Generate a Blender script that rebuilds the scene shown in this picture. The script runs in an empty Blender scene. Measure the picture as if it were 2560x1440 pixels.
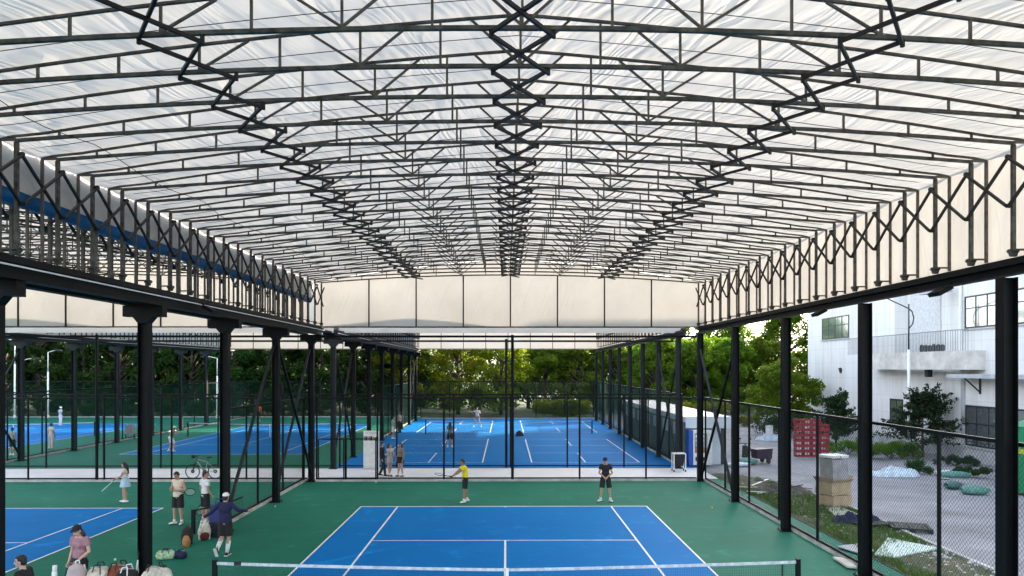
import bpy, math, random
import numpy as np
from mathutils import Vector, Matrix, noise, Quaternion
RAD = math.radians
rnd = random.Random(11)
sc = bpy.context.scene
COL = sc.collection

# ------------------------------------------------------------------ camera
F, CVY, YAW, CAMH = 1797., 921.1, 0.0085, 5.315
cam_d = bpy.data.cameras.new("camera")
cam = bpy.data.objects.new("camera", cam_d); COL.objects.link(cam)
cam.location = (0, 0, CAMH)
cam.rotation_euler = (math.pi / 2, 0, -YAW)       # level camera, shifted lens: verticals stay upright
cam_d.sensor_width = 36; cam_d.lens = 36 * F / 2560; cam_d.shift_y = (CVY - 720) / 2560; cam_d.clip_end = 2000; cam_d.clip_start = .05
sc.camera = cam

def ray(u, v):
    a = (u - 1280) / F; b = -(v - CVY) / F
    cy, sy = math.cos(YAW), math.sin(YAW)
    return (a * cy + sy, -a * sy + cy, b)
def gp(u, v, z=0.):                 # survey point on a level plane
    d = ray(u, v); t = (z - CAMH) / d[2]
    return (d[0] * t, d[1] * t)
def at(u, v, Y):                    # survey point on the plane y = Y -> x, z
    d = ray(u, v); t = Y / d[1]
    return (d[0] * t, CAMH + d[2] * t)
def onX(u, v, X):                   # survey point on the plane x = X -> y, z
    d = ray(u, v); t = X / d[0]
    return (d[1] * t, CAMH + d[2] * t)

# ------------------------------------------------------------------ materials
def nodes(name):
    m = bpy.data.materials.new(name); m.use_nodes = True
    nt = m.node_tree; nt.nodes.clear()
    out = nt.nodes.new('ShaderNodeOutputMaterial')
    return m, nt, out
def coords(nt, scale=(1, 1, 1), rot=(0, 0, 0), kind='Object', mirror=False):
    tc = nt.nodes.new('ShaderNodeTexCoord'); mp = nt.nodes.new('ShaderNodeMapping')
    mp.vector_type = 'TEXTURE'                    # turn first, then stretch
    mp.inputs['Scale'].default_value = tuple(1 / x for x in scale); mp.inputs['Rotation'].default_value = rot
    src = tc.outputs[kind]
    if mirror:
        sx = nt.nodes.new('ShaderNodeSeparateXYZ'); cx = nt.nodes.new('ShaderNodeCombineXYZ'); ab = nt.nodes.new('ShaderNodeMath'); ab.operation = 'ABSOLUTE'
        nt.links.new(src, sx.inputs[0]); nt.links.new(sx.outputs[0], ab.inputs[0]); nt.links.new(ab.outputs[0], cx.inputs[0])
        nt.links.new(sx.outputs[1], cx.inputs[1]); nt.links.new(sx.outputs[2], cx.inputs[2]); src = cx.outputs[0]
    nt.links.new(src, mp.inputs[0])
    return mp.outputs[0]
def noise_n(nt, vec, scale, detail=4, rough=.55, dist=0):
    n = nt.nodes.new('ShaderNodeTexNoise')
    n.inputs['Scale'].default_value = scale; n.inputs['Detail'].default_value = detail
    n.inputs['Roughness'].default_value = rough; n.inputs['Distortion'].default_value = dist
    nt.links.new(vec, n.inputs['Vector'])
    return n.outputs['Fac']
def ramp(nt, fac, stops):
    r = nt.nodes.new('ShaderNodeValToRGB')
    el = r.color_ramp.elements
    while len(el) < len(stops): el.new(.5)
    for e, (p, c) in zip(el, stops):
        e.position = p; e.color = (*c, 1) if len(c) == 3 else c
    nt.links.new(fac, r.inputs[0])
    return r.outputs[0]
def mixc(nt, fac, a, b, mode='MIX'):
    m = nt.nodes.new('ShaderNodeMix'); m.data_type = 'RGBA'; m.blend_type = mode
    for s, x in ((0, fac), (6, a), (7, b)):
        if hasattr(x, 'is_linked'): nt.links.new(x, m.inputs[s])
        elif s == 0: m.inputs[0].default_value = x
        else: m.inputs[s].default_value = (*x, 1)
    return m.outputs[2]
def bump(nt, h, strength, dist=.02):
    b = nt.nodes.new('ShaderNodeBump'); b.inputs['Strength'].default_value = strength
    b.inputs['Distance'].default_value = dist; nt.links.new(h, b.inputs['Height'])
    return b.outputs[0]
def mat(name, col, rough=.6, metal=0., var=.15, scale=4., bmp=0., bscale=60., col2=None, spec=.5):
    """painted / cloth / metal surface with a little unevenness"""
    m, nt, out = nodes(name)
    p = nt.nodes.new('ShaderNodeBsdfPrincipled')
    v = coords(nt)
    n = noise_n(nt, v, scale, 5, .6)
    c2 = col2 or tuple(min(1, c * (1 + var * 1.6)) for c in col)
    c1 = tuple(c * (1 - var) for c in col)
    nt.links.new(ramp(nt, n, [(.3, c1), (.7, c2)]), p.inputs['Base Color'])
    p.inputs['Roughness'].default_value = rough; p.inputs['Metallic'].default_value = metal
    p.inputs['Specular IOR Level'].default_value = spec
    if bmp: nt.links.new(bump(nt, noise_n(nt, v, bscale, 3), bmp), p.inputs['Normal'])
    nt.links.new(p.outputs[0], out.inputs[0])
    return m
def leafmat(name, c1, c2, trans=.45):
    m, nt, out = nodes(name)
    v = coords(nt)
    oi = nt.nodes.new('ShaderNodeObjectInfo')
    n = noise_n(nt, v, 1.3, 3, .7)
    col = ramp(nt, n, [(.3, c1), (.7, c2)])
    hs = nt.nodes.new('ShaderNodeHueSaturation')
    hr = nt.nodes.new('ShaderNodeMapRange'); hr.inputs[3].default_value = .475; hr.inputs[4].default_value = .515
    nt.links.new(oi.outputs['Random'], hr.inputs[0]); nt.links.new(hr.outputs[0], hs.inputs['Hue'])
    mr = nt.nodes.new('ShaderNodeMapRange'); mr.inputs[3].default_value = .75; mr.inputs[4].default_value = 1.25
    nt.links.new(oi.outputs['Random'], mr.inputs[0]); nt.links.new(mr.outputs[0], hs.inputs['Value'])
    nt.links.new(col, hs.inputs['Color'])
    d = nt.nodes.new('ShaderNodeBsdfPrincipled'); d.inputs['Roughness'].default_value = .55
    d.inputs['Specular IOR Level'].default_value = .12
    t = nt.nodes.new('ShaderNodeBsdfTranslucent')
    nt.links.new(hs.outputs[0], d.inputs['Base Color'])
    tc = mixc(nt, 1., hs.outputs[0], (1.6, 1.75, .55), 'MULTIPLY')
    nt.links.new(tc, t.inputs['Color'])
    mx = nt.nodes.new('ShaderNodeMixShader'); mx.inputs[0].default_value = trans
    nt.links.new(d.outputs[0], mx.inputs[1]); nt.links.new(t.outputs[0], mx.inputs[2])
    nt.links.new(mx.outputs[0], out.inputs[0])
    return m
def fabricmat(name, wr=1., refl=(.74, .73, .705), tr=(.445, .435, .41), mixf=.38, rot=1.82, dirt=.1, mirror=True, ax=None):
    """translucent white membrane with pulled creases"""
    m, nt, out = nodes(name)
    r1, r2 = ((0, 0, rot), (0, 0, rot + .3)) if not ax else ((rot, 0, 0), (rot + .3, 0, 0)) if ax == 'x' else ((0, rot, 0), (0, rot + .3, 0))
    s1, s2 = ((.2, 1.45, 1), (.3, 2.6, 1)) if ax != 'x' else ((1, .3, 1.6), (1, .6, 3))
    if ax == 'y': s1, s2 = (1.2, 1, .3), (2.2, 1, .5)
    v1 = coords(nt, s1, r1, mirror=mirror and not ax); v2 = coords(nt, s2, r2, mirror=mirror and not ax)
    v3 = coords(nt, (1, 1, 1))
    a = noise_n(nt, v1, .8, 3, .5, .9); b = noise_n(nt, v2, .9, 2, .5, .5)
    ra = ramp(nt, a, [(.2, (.0,) * 3), (.36, (.45,) * 3), (.44, (.2,) * 3), (.52, (.9,) * 3), (.6, (.35,) * 3), (.7, (.7,) * 3), (.8, (.2,) * 3)])
    rb = ramp(nt, b, [(.3, (.2,) * 3), (.52, (.8,) * 3), (.75, (.2,) * 3)])
    h = mixc(nt, .3, ra, rb)
    nrm = bump(nt, h, .4 * wr, .2)
    st = noise_n(nt, v3, .55, 5, .6)
    rc = ramp(nt, st, [(.3, tuple(c * (1 - dirt) for c in refl)), (.7, refl)])
    tcn = ramp(nt, st, [(.3, tuple(c * (1 - dirt) for c in tr)), (.7, tr)])
    d = nt.nodes.new('ShaderNodeBsdfDiffuse'); t = nt.nodes.new('ShaderNodeBsdfTranslucent')
    nt.links.new(rc, d.inputs[0]); nt.links.new(tcn, t.inputs[0])
    nt.links.new(nrm, d.inputs['Normal']); nt.links.new(nrm, t.inputs['Normal'])
    mx = nt.nodes.new('ShaderNodeMixShader'); mx.inputs[0].default_value = mixf
    nt.links.new(d.outputs[0], mx.inputs[1]); nt.links.new(t.outputs[0], mx.inputs[2])
    g = nt.nodes.new('ShaderNodeBsdfGlossy'); g.inputs['Roughness'].default_value = .35
    nt.links.new(nrm, g.inputs['Normal'])
    m2 = nt.nodes.new('ShaderNodeMixShader'); m2.inputs[0].default_value = .04
    nt.links.new(mx.outputs[0], m2.inputs[1]); nt.links.new(g.outputs[0], m2.inputs[2])
    nt.links.new(m2.outputs[0], out.inputs[0])
    return m
def courtmat(name, col, worn, rough=.62):
    m, nt, out = nodes(name)
    p = nt.nodes.new('ShaderNodeBsdfPrincipled')
    v = coords(nt); vs = coords(nt, (.25, 1.2, 1), (0, 0, .05))
    big = noise_n(nt, v, .22, 5, .6); st = noise_n(nt, vs, .8, 6, .65); fine = noise_n(nt, v, 70, 2)
    c = mixc(nt, ramp(nt, big, [(.35, (0, 0, 0)), (.7, (.55,) * 3)]), col, worn)
    c = mixc(nt, ramp(nt, st, [(.45, (0, 0, 0)), (.78, (.35,) * 3)]), c, worn)
    c = mixc(nt, ramp(nt, noise_n(nt, v, .9, 8, .75), [(.56, (0, 0, 0)), (.72, (.5,) * 3)]), c, tuple(min(1, w * 1.7 + .015) for w in worn))
    scuff = noise_n(nt, coords(nt, (1.2, 9, 1), (0, 0, .9)), 1.1, 4, .7, 1.2); c = mixc(nt, ramp(nt, scuff, [(.66, (0, 0, 0)), (.7, (.6,) * 3), (.74, (0, 0, 0))]), c, tuple(w * 1.45 + .012 for w in worn))
    drip = noise_n(nt, coords(nt, (.5, .5, 1)), 1.7, 7, .8); c = mixc(nt, ramp(nt, drip, [(.3, (.5,) * 3), (.4, (0, 0, 0))]), c, tuple(x_ * .72 for x_ in col))
    nt.links.new(c, p.inputs['Base Color'])
    p.inputs['Roughness'].default_value = rough; p.inputs['Specular IOR Level'].default_value = .05
    nt.links.new(bump(nt, fine, .25, .004), p.inputs['Normal'])
    nt.links.new(p.outputs[0], out.inputs[0])
    return m

M = {}
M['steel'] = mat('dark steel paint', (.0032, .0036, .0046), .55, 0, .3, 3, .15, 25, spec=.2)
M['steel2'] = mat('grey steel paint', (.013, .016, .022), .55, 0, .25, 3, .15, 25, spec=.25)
M['galv'] = mat('weathered galvanised tube', (.08, .073, .068), .55, .1, .6, 5, .1, 30, spec=.25)
M['galv2'] = mat('thin weathered tube', (.085, .072, .064), .5, .1, .5, 5)
M['rod'] = mat('black linkage bar', (.005, .0045, .006), .6, 0, .3, 6)
M['edge_strip'] = mat('pale conduit', (.75, .76, .76), .4, 0, .1)  # pale paint: beam highlight strip, also rackets and lamp posts
M['fabric'] = fabricmat('membrane roof', 1.0)
M['curtain'] = fabricmat('membrane curtain', .3, rot=1.5, dirt=.14, ax='x')
M['wallcurtain'] = fabricmat('end curtain membrane', .3, refl=(.72, .71, .68), tr=(.4, .395, .375), mixf=.34, rot=.5, dirt=.12, ax='y')
M['bluetarp'] = mat('blue tarpaulin', (.008, .12, .28), .5, 0, .25, 2, .4, 6)
M['courtblue'] = courtmat('blue acrylic court', (.0, .16, .49), (.0, .2, .55))
M['courtgreen'] = courtmat('green acrylic court', (.014, .145, .095), (.032, .215, .155))
M['tape'] = mat('worn white net tape', (.5, .53, .55), .8, 0, .25, 8, .3, 50)
M['line'] = mat('white court line', (.8, .81, .8), .6, 0, .08, 3)
M['path'] = mat('pale concrete path', (.7, .69, .69), .8, 0, .1, .8, .08, 40)
M['kerb'] = mat('concrete kerb', (.42, .43, .42), .85, 0, .25, 2, .4, 30)
M['road'] = mat('grey concrete road', (.25, .25, .27), .85, 0, .24, .45, .5, 45)
M['soil'] = mat('bare soil', (.12, .1, .08), .95, 0, .5, 2.2, .8, 12, col2=(.2, .18, .15))
M['ground'] = mat('rough ground', (.07, .09, .045), .95, 0, .4, .3, .5, 8)
M['verge'] = mat('patchy verge', (.035, .075, .02), .95, 0, .4, .9, .6, 14, col2=(.13, .12, .075))
M['grass'] = leafmat('grass blades', (.03, .085, .012), (.09, .15, .03), .35)
M['leaf'] = leafmat('leaf bright', (.045, .12, .014), (.15, .225, .022), .55)
M['leafd'] = leafmat('leaf dark', (.012, .038, .009), (.035, .075, .014), .4)
M['leafy'] = leafmat('leaf yellow green', (.075, .12, .01), (.21, .22, .02), .58)
M['needle'] = leafmat('dark needle', (.012, .032, .016), (.03, .06, .024), .2)
M['bark'] = mat('bark', (.06, .045, .032), .9, 0, .4, 6, .8, 20)
M['wire'] = mat('dark green wire', (.01, .026, .02), .7, 0, .2, spec=.15)
M['wiregreen'] = mat('green coated wire', (.008, .05, .036), .8, 0, .2, spec=.1)
M['white'] = mat('white plastic', (.78, .79, .79), .45, 0, .06)
M['offwhite'] = mat('off white cloth', (.5, .45, .38), .85, 0, .35, 9, .4, 40)
M['black'] = mat('black cloth', (.012, .012, .014), .85, 0, .3, 9, .4, 40)
M['netcord'] = mat('black net cord', (.012, .02, .02), .7, 0, .2)
M['lampglass'] = mat('lamp glass', (.35, .38, .4), .15, 0, .1)
M['rubber'] = mat('black rubber', (.012, .012, .012), .7, 0, .2)
M['silver'] = mat('silver metal', (.55, .56, .58), .3, .8, .1)

# ------------------------------------------------------------------ mesh helpers
class MB:
    def __init__(s): s.v = []; s.f = []; s.m = []
    def add(s, vs, fs, m=0):
        o = len(s.v); s.v.extend([tuple(x) for x in vs])
        s.f.extend([tuple(i + o for i in f) for f in fs]); s.m.extend([m] * len(fs))
        return s
    def box(s, x0, y0, z0, x1, y1, z1, m=0):
        vs = [(x, y, z) for z in (z0, z1) for y in (y0, y1) for x in (x0, x1)]
        return s.add(vs, [(0, 2, 3, 1), (4, 5, 7, 6), (0, 1, 5, 4), (2, 6, 7, 3), (0, 4, 6, 2), (1, 3, 7, 5)], m)
    def bar(s, p, q, w, h=None, m=0, up=(0, 0, 1)):
        h = h or w; p = Vector(p); q = Vector(q); d = (q - p)
        if d.length < 1e-6: return s
        d.normalize(); u = Vector(up)
        if abs(d.dot(u)) > .98: u = Vector((0, 1, 0))
        r = d.cross(u).normalized(); t = r.cross(d)
        vs = [c + r * a * w / 2 + t * b * h / 2 for c in (p, q) for a, b in ((-1, -1), (1, -1), (1, 1), (-1, 1))]
        return s.add(vs, [(3, 2, 1, 0), (4, 5, 6, 7), (0, 1, 5, 4), (1, 2, 6, 5), (2, 3, 7, 6), (3, 0, 4, 7)], m)
    def tube(s, p, q, r0, r1=None, n=8, m=0):
        r1 = r0 if r1 is None else r1
        p = Vector(p); q = Vector(q); d = q - p
        if d.length < 1e-7: return s
        d.normalize(); u = Vector((0, 0, 1)) if abs(d.z) < .9 else Vector((1, 0, 0))
        a = d.cross(u).normalized(); b = d.cross(a)
        vs = []
        for c, r in ((p, r0), (q, r1)):
            for i in range(n):
                t = 2 * math.pi * i / n; vs.append(c + a * math.cos(t) * r + b * math.sin(t) * r)
        fs = [(i, i + n, (i + 1) % n + n, (i + 1) % n) for i in range(n)]
        fs += [tuple(range(n)), tuple(reversed(range(n, 2 * n)))]
        return s.add(vs, fs, m)
    def pipe(s, pts, r, n=6, m=0):
        for i in range(len(pts) - 1):
            s.tube(pts[i], pts[i + 1], r if not isinstance(r, (list, tuple)) else r[i], None if not isinstance(r, (list, tuple)) else r[i + 1], n, m)
        return s
    def wire(s, p, q, r, m=0):
        return s.tube(p, q, r, r, 3, m)
    def ell(s, c, rad, rot=None, nu=14, nv=9, m=0):
        c = Vector(c); vs = []; Rm = rot or Matrix.Identity(3)
        for j in range(1, nv):
            t = math.pi * j / nv
            for i in range(nu):
                a = 2 * math.pi * i / nu
                vs.append(c + Rm @ Vector((math.cos(a) * math.sin(t) * rad[0], math.sin(a) * math.sin(t) * rad[1], math.cos(t) * rad[2])))
        vs.append(c + Rm @ Vector((0, 0, rad[2]))); vs.append(c - Rm @ Vector((0, 0, rad[2])))
        T = len(vs) - 2; Bm = T + 1; fs = []
        for j in range(nv - 2):
            for i in range(nu):
                k = (i + 1) % nu
                fs.append((j * nu + i, (j + 1) * nu + i, (j + 1) * nu + k, j * nu + k))
        for i in range(nu):
            k = (i + 1) % nu
            fs.append((i, k, T)); fs.append(((nv - 2) * nu + k, (nv - 2) * nu + i, Bm))
        return s.add(vs, fs, m)
    def cap(s, p, q, r0, r1, n=12, m=0):
        s.tube(p, q, r0, r1, n, m)
        s.ell(p, (r0,) * 3, None, n, 8, m); s.ell(q, (r1,) * 3, None, n, 8, m)
        return s
    def prism(s, poly, axis, a, b, m=0):
        """poly of 2d points extruded along axis ('x','y','z') from a to b"""
        n = len(poly)
        def P(p, t):
            return (t, p[0], p[1]) if axis == 'x' else ((p[0], t, p[1]) if axis == 'y' else (p[0], p[1], t))
        vs = [P(p, a) for p in poly] + [P(p, b) for p in poly]
        fs = [tuple(range(n)), tuple(reversed(range(n, 2 * n)))] + [(i, i + n, (i + 1) % n + n, (i + 1) % n) for i in range(n)]
        return s.add(vs, fs, m)
    def sheet(s, x0, y0, x1, y1, z, m=0):
        return s.add([(x0, y0, z), (x1, y0, z), (x1, y1, z), (x0, y1, z)], [(0, 1, 2, 3)], m)
    def mesh(s, name, mats, smooth=False, off=(0, 0, 0)):
        me = bpy.data.meshes.new(name)
        vs = s.v if off == (0, 0, 0) else [(x - off[0], y - off[1], z - off[2]) for x, y, z in s.v]
        me.from_pydata(vs, [], s.f)
        for x in (mats if isinstance(mats, (list, tuple)) else [mats]): me.materials.append(x)
        if len(me.materials) > 1: me.polygons.foreach_set('material_index', s.m)
        if smooth: me.polygons.foreach_set('use_smooth', [True] * len(me.polygons))
        me.update()
        return me
    def build(s, name, mats, parent=None, smooth=False, world=False):
        """world=True: the vertices are world coordinates and the parent an unrotated Empty"""
        off = tuple(parent.location) if (parent is not None and world) else (0, 0, 0)
        o = bpy.data.objects.new(name, s.mesh(name, mats, smooth, off)); COL.objects.link(o)
        if parent is not None: o.parent = parent
        return o
def tag(o, label=None, cat=None, group=None, kind=None):
    for k, v in (('label', label), ('category', cat), ('group', group), ('kind', kind)):
        if v: o[k] = v
    return o
def thing(name, label, cat, loc=(0, 0, 0), rz=0., group=None):
    o = bpy.data.objects.new(name, None); COL.objects.link(o)
    o.location = loc; o.rotation_euler = (0, 0, rz); o.empty_display_size = .2
    return tag(o, label, cat, group)
def child(name, me, parent, loc=(0, 0, 0), rot=(0, 0, 0), scale=None):
    o = bpy.data.objects.new(name, me); COL.objects.link(o); o.parent = parent
    o.location = loc; o.rotation_euler = rot
    if scale: o.scale = scale
    return o
def struct(name, mb, m, smooth=False):
    return tag(mb.build(name, m, None, smooth), kind='structure')
def copy_tree(o, parent=None):
    kids = list(o.children)
    c = o.copy(); COL.objects.link(c); c.parent = parent
    for k in kids: copy_tree(k, c)
    return c
ORD = 'first second third fourth fifth sixth seventh eighth ninth tenth eleventh twelfth thirteenth fourteenth'.split()
def fused(name, mb, voxel, mats, parent, smooth_it=3, world=False, paint=None):
    """melts overlapping closed shapes into one continuous skin"""
    o = mb.build('tmp_shape', mats if not isinstance(mats, (list, tuple)) else mats[0])
    r = o.modifiers.new('r', 'REMESH'); r.mode = 'VOXEL'; r.voxel_size = voxel; r.use_smooth_shade = True
    if smooth_it:
        s = o.modifiers.new('s', 'SMOOTH'); s.iterations = smooth_it; s.factor = .5
    dg = bpy.context.evaluated_depsgraph_get()
    me = bpy.data.meshes.new_from_object(o.evaluated_get(dg))
    old = o.data; bpy.data.objects.remove(o); bpy.data.meshes.remove(old)
    me.name = name; me.materials.clear()
    for x in (mats if isinstance(mats, (list, tuple)) else [mats]): me.materials.append(x)
    if paint:
        for p in me.polygons: p.material_index = paint(p.center)
    if world and parent is not None:
        me.transform(Matrix.Translation(-Vector(parent.location)))
    ob = bpy.data.objects.new(name, me); COL.objects.link(ob)
    if parent is not None: ob.parent = parent
    return ob
# ------------------------------------------------------------------ people
SKIN = [mat('skin warm', (.46, .27, .19), .55, 0, .06, 12), mat('skin tan', (.3, .16, .105), .55, 0, .06, 12), mat('skin fair', (.55, .36, .28), .55, 0, .06, 12)]
M['eye'] = mat('eye and brow', (.015, .011, .01), .4); M['lip'] = mat('lip', (.33, .11, .09), .5)
M['hair'] = mat('black hair', (.01, .008, .008), .45, 0, .5, 30, .5, 60)
def cloth(name, c, var=.12): return mat(name, c, .85, 0, var, 14, .35, 35)
CL = dict(yellow=cloth('yellow jersey', (.8, .62, .01)), black=M['black'], white=cloth('white cotton', (.74, .73, .74)), cream=cloth('cream knit', (.68, .56, .44)),
          mauve=cloth('mauve cotton', (.33, .17, .21)), navy=cloth('navy cloth', (.012, .014, .06)), sky=cloth('pale blue cotton', (.42, .6, .74)), pink=cloth('pale pink cotton', (.72, .58, .55)),
          beige=cloth('beige cotton', (.5, .4, .35)), teal=cloth('grey teal cotton', (.11, .17, .19)), orange=cloth('orange jersey', (.75, .13, .03)), taupe=cloth('taupe cotton', (.26, .2, .17)),
          green=cloth('pale green cotton', (.3, .42, .38)), grey=cloth('grey cotton', (.3, .32, .34)))
J0 = dict(hipL=(.09, 0, .91), hipR=(-.09, 0, .91), kneeL=(.1, -.015, .49), kneeR=(-.1, -.015, .49), ankL=(.105, .02, .085), ankR=(-.105, .02, .085), pel=(0, 0, .97), waist=(0, .005, 1.1),
          chest=(0, .005, 1.28), neck=(0, .015, 1.45), head=(0, -.015, 1.605), shL=(.17, .01, 1.405), shR=(-.17, .01, 1.405), elL=(.225, .03, 1.13), elR=(-.225, .03, 1.13), wrL=(.24, -.05, .89), wrR=(-.24, -.05, .89))
def hand(mb, el, wr, side, curl, n, s, fr=.009):
    el, wr = Vector(el), Vector(wr); d = (wr - el).normalized()
    n = Vector(n); n = (n - d * n.dot(d)).normalized(); t = d.cross(n)
    if t.y > 0 or (abs(t.y) < .15 and t.z < 0): t = -t
    for k in (-.022, 0, .022):
        mb.cap(wr + d * .012 * s + t * k * .6 * s, wr + d * .085 * s + t * k * s, .017 * s, .015 * s, 8)
    for i, L in enumerate((.072, .08, .074, .058)):
        b = wr + d * .085 * s + t * (.031 - .0205 * i) * s
        c = curl * (1 + .08 * i); c2 = c * 1.9
        m1 = b + (d * math.cos(c) + n * math.sin(c)) * L * .55 * s
        e = m1 + (d * math.cos(c2) + n * math.sin(c2)) * L * .5 * s
        mb.cap(b, m1, fr * s, fr * .95 * s, 6); mb.cap(m1, e, fr * .95 * s, fr * .8 * s, 6)
    b = wr + d * .03 * s + t * .028 * s
    k = b + (d * .75 + t * .7 + n * .2).normalized() * .045 * s
    e = k + (d * .8 + t * .1 + n * (.3 + curl * .5)).normalized() * .035 * s
    mb.cap(b, k, .012 * s, .01 * s, 6); mb.cap(k, e, .01 * s, .0085 * s, 6)

def person(label, xy, face, h=1.72, J=None, skin=0, hair='short', top=('tee', 'white'), bottom=('shorts', 'black'), shoes='white', socks=True, turn=0, nod=0,
           curl=(.35, .35), pn=None, fem=False, toe=(0, 0), voxel=.009, z=0., lift=(0, 0), capcol=None, wide=1.):
    s = h / 1.72
    t = thing('person', label, 'person', (xy[0], xy[1], z), RAD(face))
    j = dict(J0)
    if fem:
        for k in ('shL', 'shR'): j[k] = (j[k][0] * .9, j[k][1], j[k][2])
    j.update(J or {})
    j = {k: Vector(v) * s for k, v in j.items()}
    S = lambda v: v * s
    pn = pn or {}
    hd = j['head']; HR = Matrix.Rotation(RAD(turn), 3, 'Z') @ Matrix.Rotation(RAD(nod), 3, 'X')
    H = lambda x, y, zz: hd + HR @ Vector((x * s, y * s, zz * s))
    b = MB()
    ax = (j['neck'] - j['pel']).normalized(); TR = Vector((0, 0, 1)).rotation_difference(ax).to_matrix()
    # torso
    b.ell(j['chest'] + ax * S(.02), (S(.145 * wide), S(.098), S(.17)), TR); b.ell(j['waist'], (S(.128 * wide), S(.09), S(.15)), TR); b.ell(j['pel'] - Vector((0, 0, S(.02))), (S(.148 * wide), S(.108), S(.12)))
    if fem:
        for sx in (-1, 1): b.ell(j['chest'] + TR @ Vector((S(.065 * sx), S(-.07), S(.0))), (S(.055),) * 3)
    b.cap(j['shL'], j['shR'], S(.056), S(.056)); b.cap(j['neck'] - Vector((0, 0, S(.05))), hd - HR @ Vector((0, S(-.02), S(.03))), S(.056), S(.05))
    b.cap(j['shL'], (j['neck'] + hd) / 2 - Vector((0, 0, S(.07))), S(.045), S(.035)); b.cap(j['shR'], (j['neck'] + hd) / 2 - Vector((0, 0, S(.07))), S(.045), S(.035))
    # head with jaw, nose, brow, ears
    b.ell(H(0, .008, .03), (S(.074), S(.092), S(.09)), HR); b.ell(H(0, -.022, -.045), (S(.056), S(.062), S(.068)), HR); b.ell(H(0, -.05, -.088), (S(.028), S(.026), S(.024)), HR)
    b.cap(H(0, -.083, .016), H(0, -.104, -.028), S(.009), S(.0145), 8); b.cap(H(.04, -.072, .03), H(-.04, -.072, .03), S(.016), S(.016), 8)
    b.cap(H(.018, -.078, -.058), H(-.018, -.078, -.058), S(.011), S(.011), 8)
    for sx in (-1, 1): b.ell(H(.076 * sx, .012, -.012), (S(.012), S(.02), S(.033)), HR, 8, 6)
    # limbs
    for q in 'LR':
        sx = 1 if q == 'L' else -1
        a = .9 if fem else 1.
        b.cap(j['sh' + q], j['el' + q], S(.05 * a), S(.039 * a)); b.cap(j['el' + q], j['wr' + q], S(.04 * a), S(.026 * a))
        m_ = j['el' + q].lerp(j['wr' + q], .3); b.ell(m_, (S(.043 * a),) * 3)
        hand(b, j['el' + q], j['wr' + q], sx, curl[0 if q == 'L' else 1], pn.get(q, (-sx, -.25, 0)), s, .009 if voxel < .011 else .012)
        b.cap(j['hip' + q], j['knee' + q], S(.086), S(.056)); b.cap(j['knee' + q], j['ank' + q], S(.055), S(.038))
        m_ = j['knee' + q].lerp(j['ank' + q], .3); b.ell(m_ + Vector((0, S(.018), 0)), (S(.052), S(.055), S(.11)))
        ta = RAD(toe[0 if q == 'L' else 1]); td = Vector((math.sin(ta), -math.cos(ta), 0))
        an = j['ank' + q]; fz = an.z - S(.05)
        b.cap(an, Vector((an.x, an.y, fz)) + td * S(.13), S(.038), S(.026))
    Hi = HR.inverted()
    def paint(c):
        l = Hi @ (c - hd) / s
        if l.y < -.055 and abs(abs(l.x) - .031) < .017 and -.004 < l.z < .012: return 1
        if l.y < -.055 and abs(abs(l.x) - .033) < .022 and .028 < l.z < .038: return 1
        if l.y < -.07 and abs(l.x) < .024 and -.068 < l.z < -.05: return 2
        return 0
    body = fused('body', b, voxel, [SKIN[skin], M['eye'], M['lip']], t, 2, paint=paint)
    # hair
    g = MB()
    if hair != 'none':
        g.ell(H(0, .024, .042), (S(.083), S(.088), S(.09)), HR); g.ell(H(0, .05, -.01), (S(.074), S(.062), S(.075)), HR)
        g.ell(H(0, -.045, .088), (S(.06), S(.035), S(.028)), HR)
        if hair == 'spiky':
            for i in range(14):
                a_ = i * 2.4; r_ = .02 + .05 * (i / 14)
                g.ell(H(math.cos(a_) * r_, .01 + math.sin(a_) * r_, .112 - .02 * i / 14), (S(.02), S(.02), S(.024)), HR, 8, 6)
        if hair in ('long', 'longback'):
            g.cap(H(0, .075, .0), H(0, .1, -.2), S(.075), S(.072)); g.cap(H(0, .1, -.2), H(0, .11, -.38), S(.07), S(.04))
            for sx in (-1, 1): g.cap(H(.074 * sx, .02, .02), H(.085 * sx, .04, -.16), S(.03), S(.028))
        if hair == 'tail':
            g.cap(H(0, .1, .03), H(0.02, .15, -.1), S(.03), S(.038)); g.cap(H(.02, .15, -.1), H(.03, .14, -.3), S(.038), S(.02))
        if hair == 'sidetail':
            for sx, l_ in ((-1, -.36), (1, -.2)): g.cap(H(.07 * sx, .04, -.02), H(.1 * sx, .03, l_ * .5), S(.035), S(.045)); g.cap(H(.1 * sx, .03, l_ * .5), H(.11 * sx, .02, l_), S(.045), S(.02))
        fused('hair', g, max(voxel, .011), M['hair'], t, 2)
    if capcol:
        g = MB(); g.ell(H(0, .012, .062), (S(.09), S(.102), S(.082)), HR)
        g.add([H(x * .082, -.07 - .085 * math.cos(x * 1.45), .052 + dz) for dz in (0, .012) for x in (-1, -.6, -.2, .2, .6, 1)] + [H(x * .086, -.02, .058 + dz) for dz in (0, .012) for x in (-1, -.6, -.2, .2, .6, 1)],
              [(0, 1, 2, 3, 4, 5, 17, 16, 15, 14, 13, 12), (6, 18, 19, 20, 21, 22, 23, 11, 10, 9, 8, 7)] + [(i, i + 6, i + 7, i + 1) for i in range(5)] + [(12, 13, 19, 18), (13, 14, 20, 19), (14, 15, 21, 20), (15, 16, 22, 21), (16, 17, 23, 22), (0, 12, 18, 6), (5, 11, 23, 17)])
        fused('cap', g, .009, capcol, t, 1)
    # clothing
    vx = max(voxel, .012)
    ts, tc = top
    g = MB()
    g.ell(j['chest'] + ax * S(.02), (S(.162 * wide), S(.116), S(.175)), TR); g.ell(j['waist'], (S(.148 * wide), S(.108), S(.16)), TR)
    hem = j['pel'] + Vector((0, 0, S(-.06)))
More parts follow.
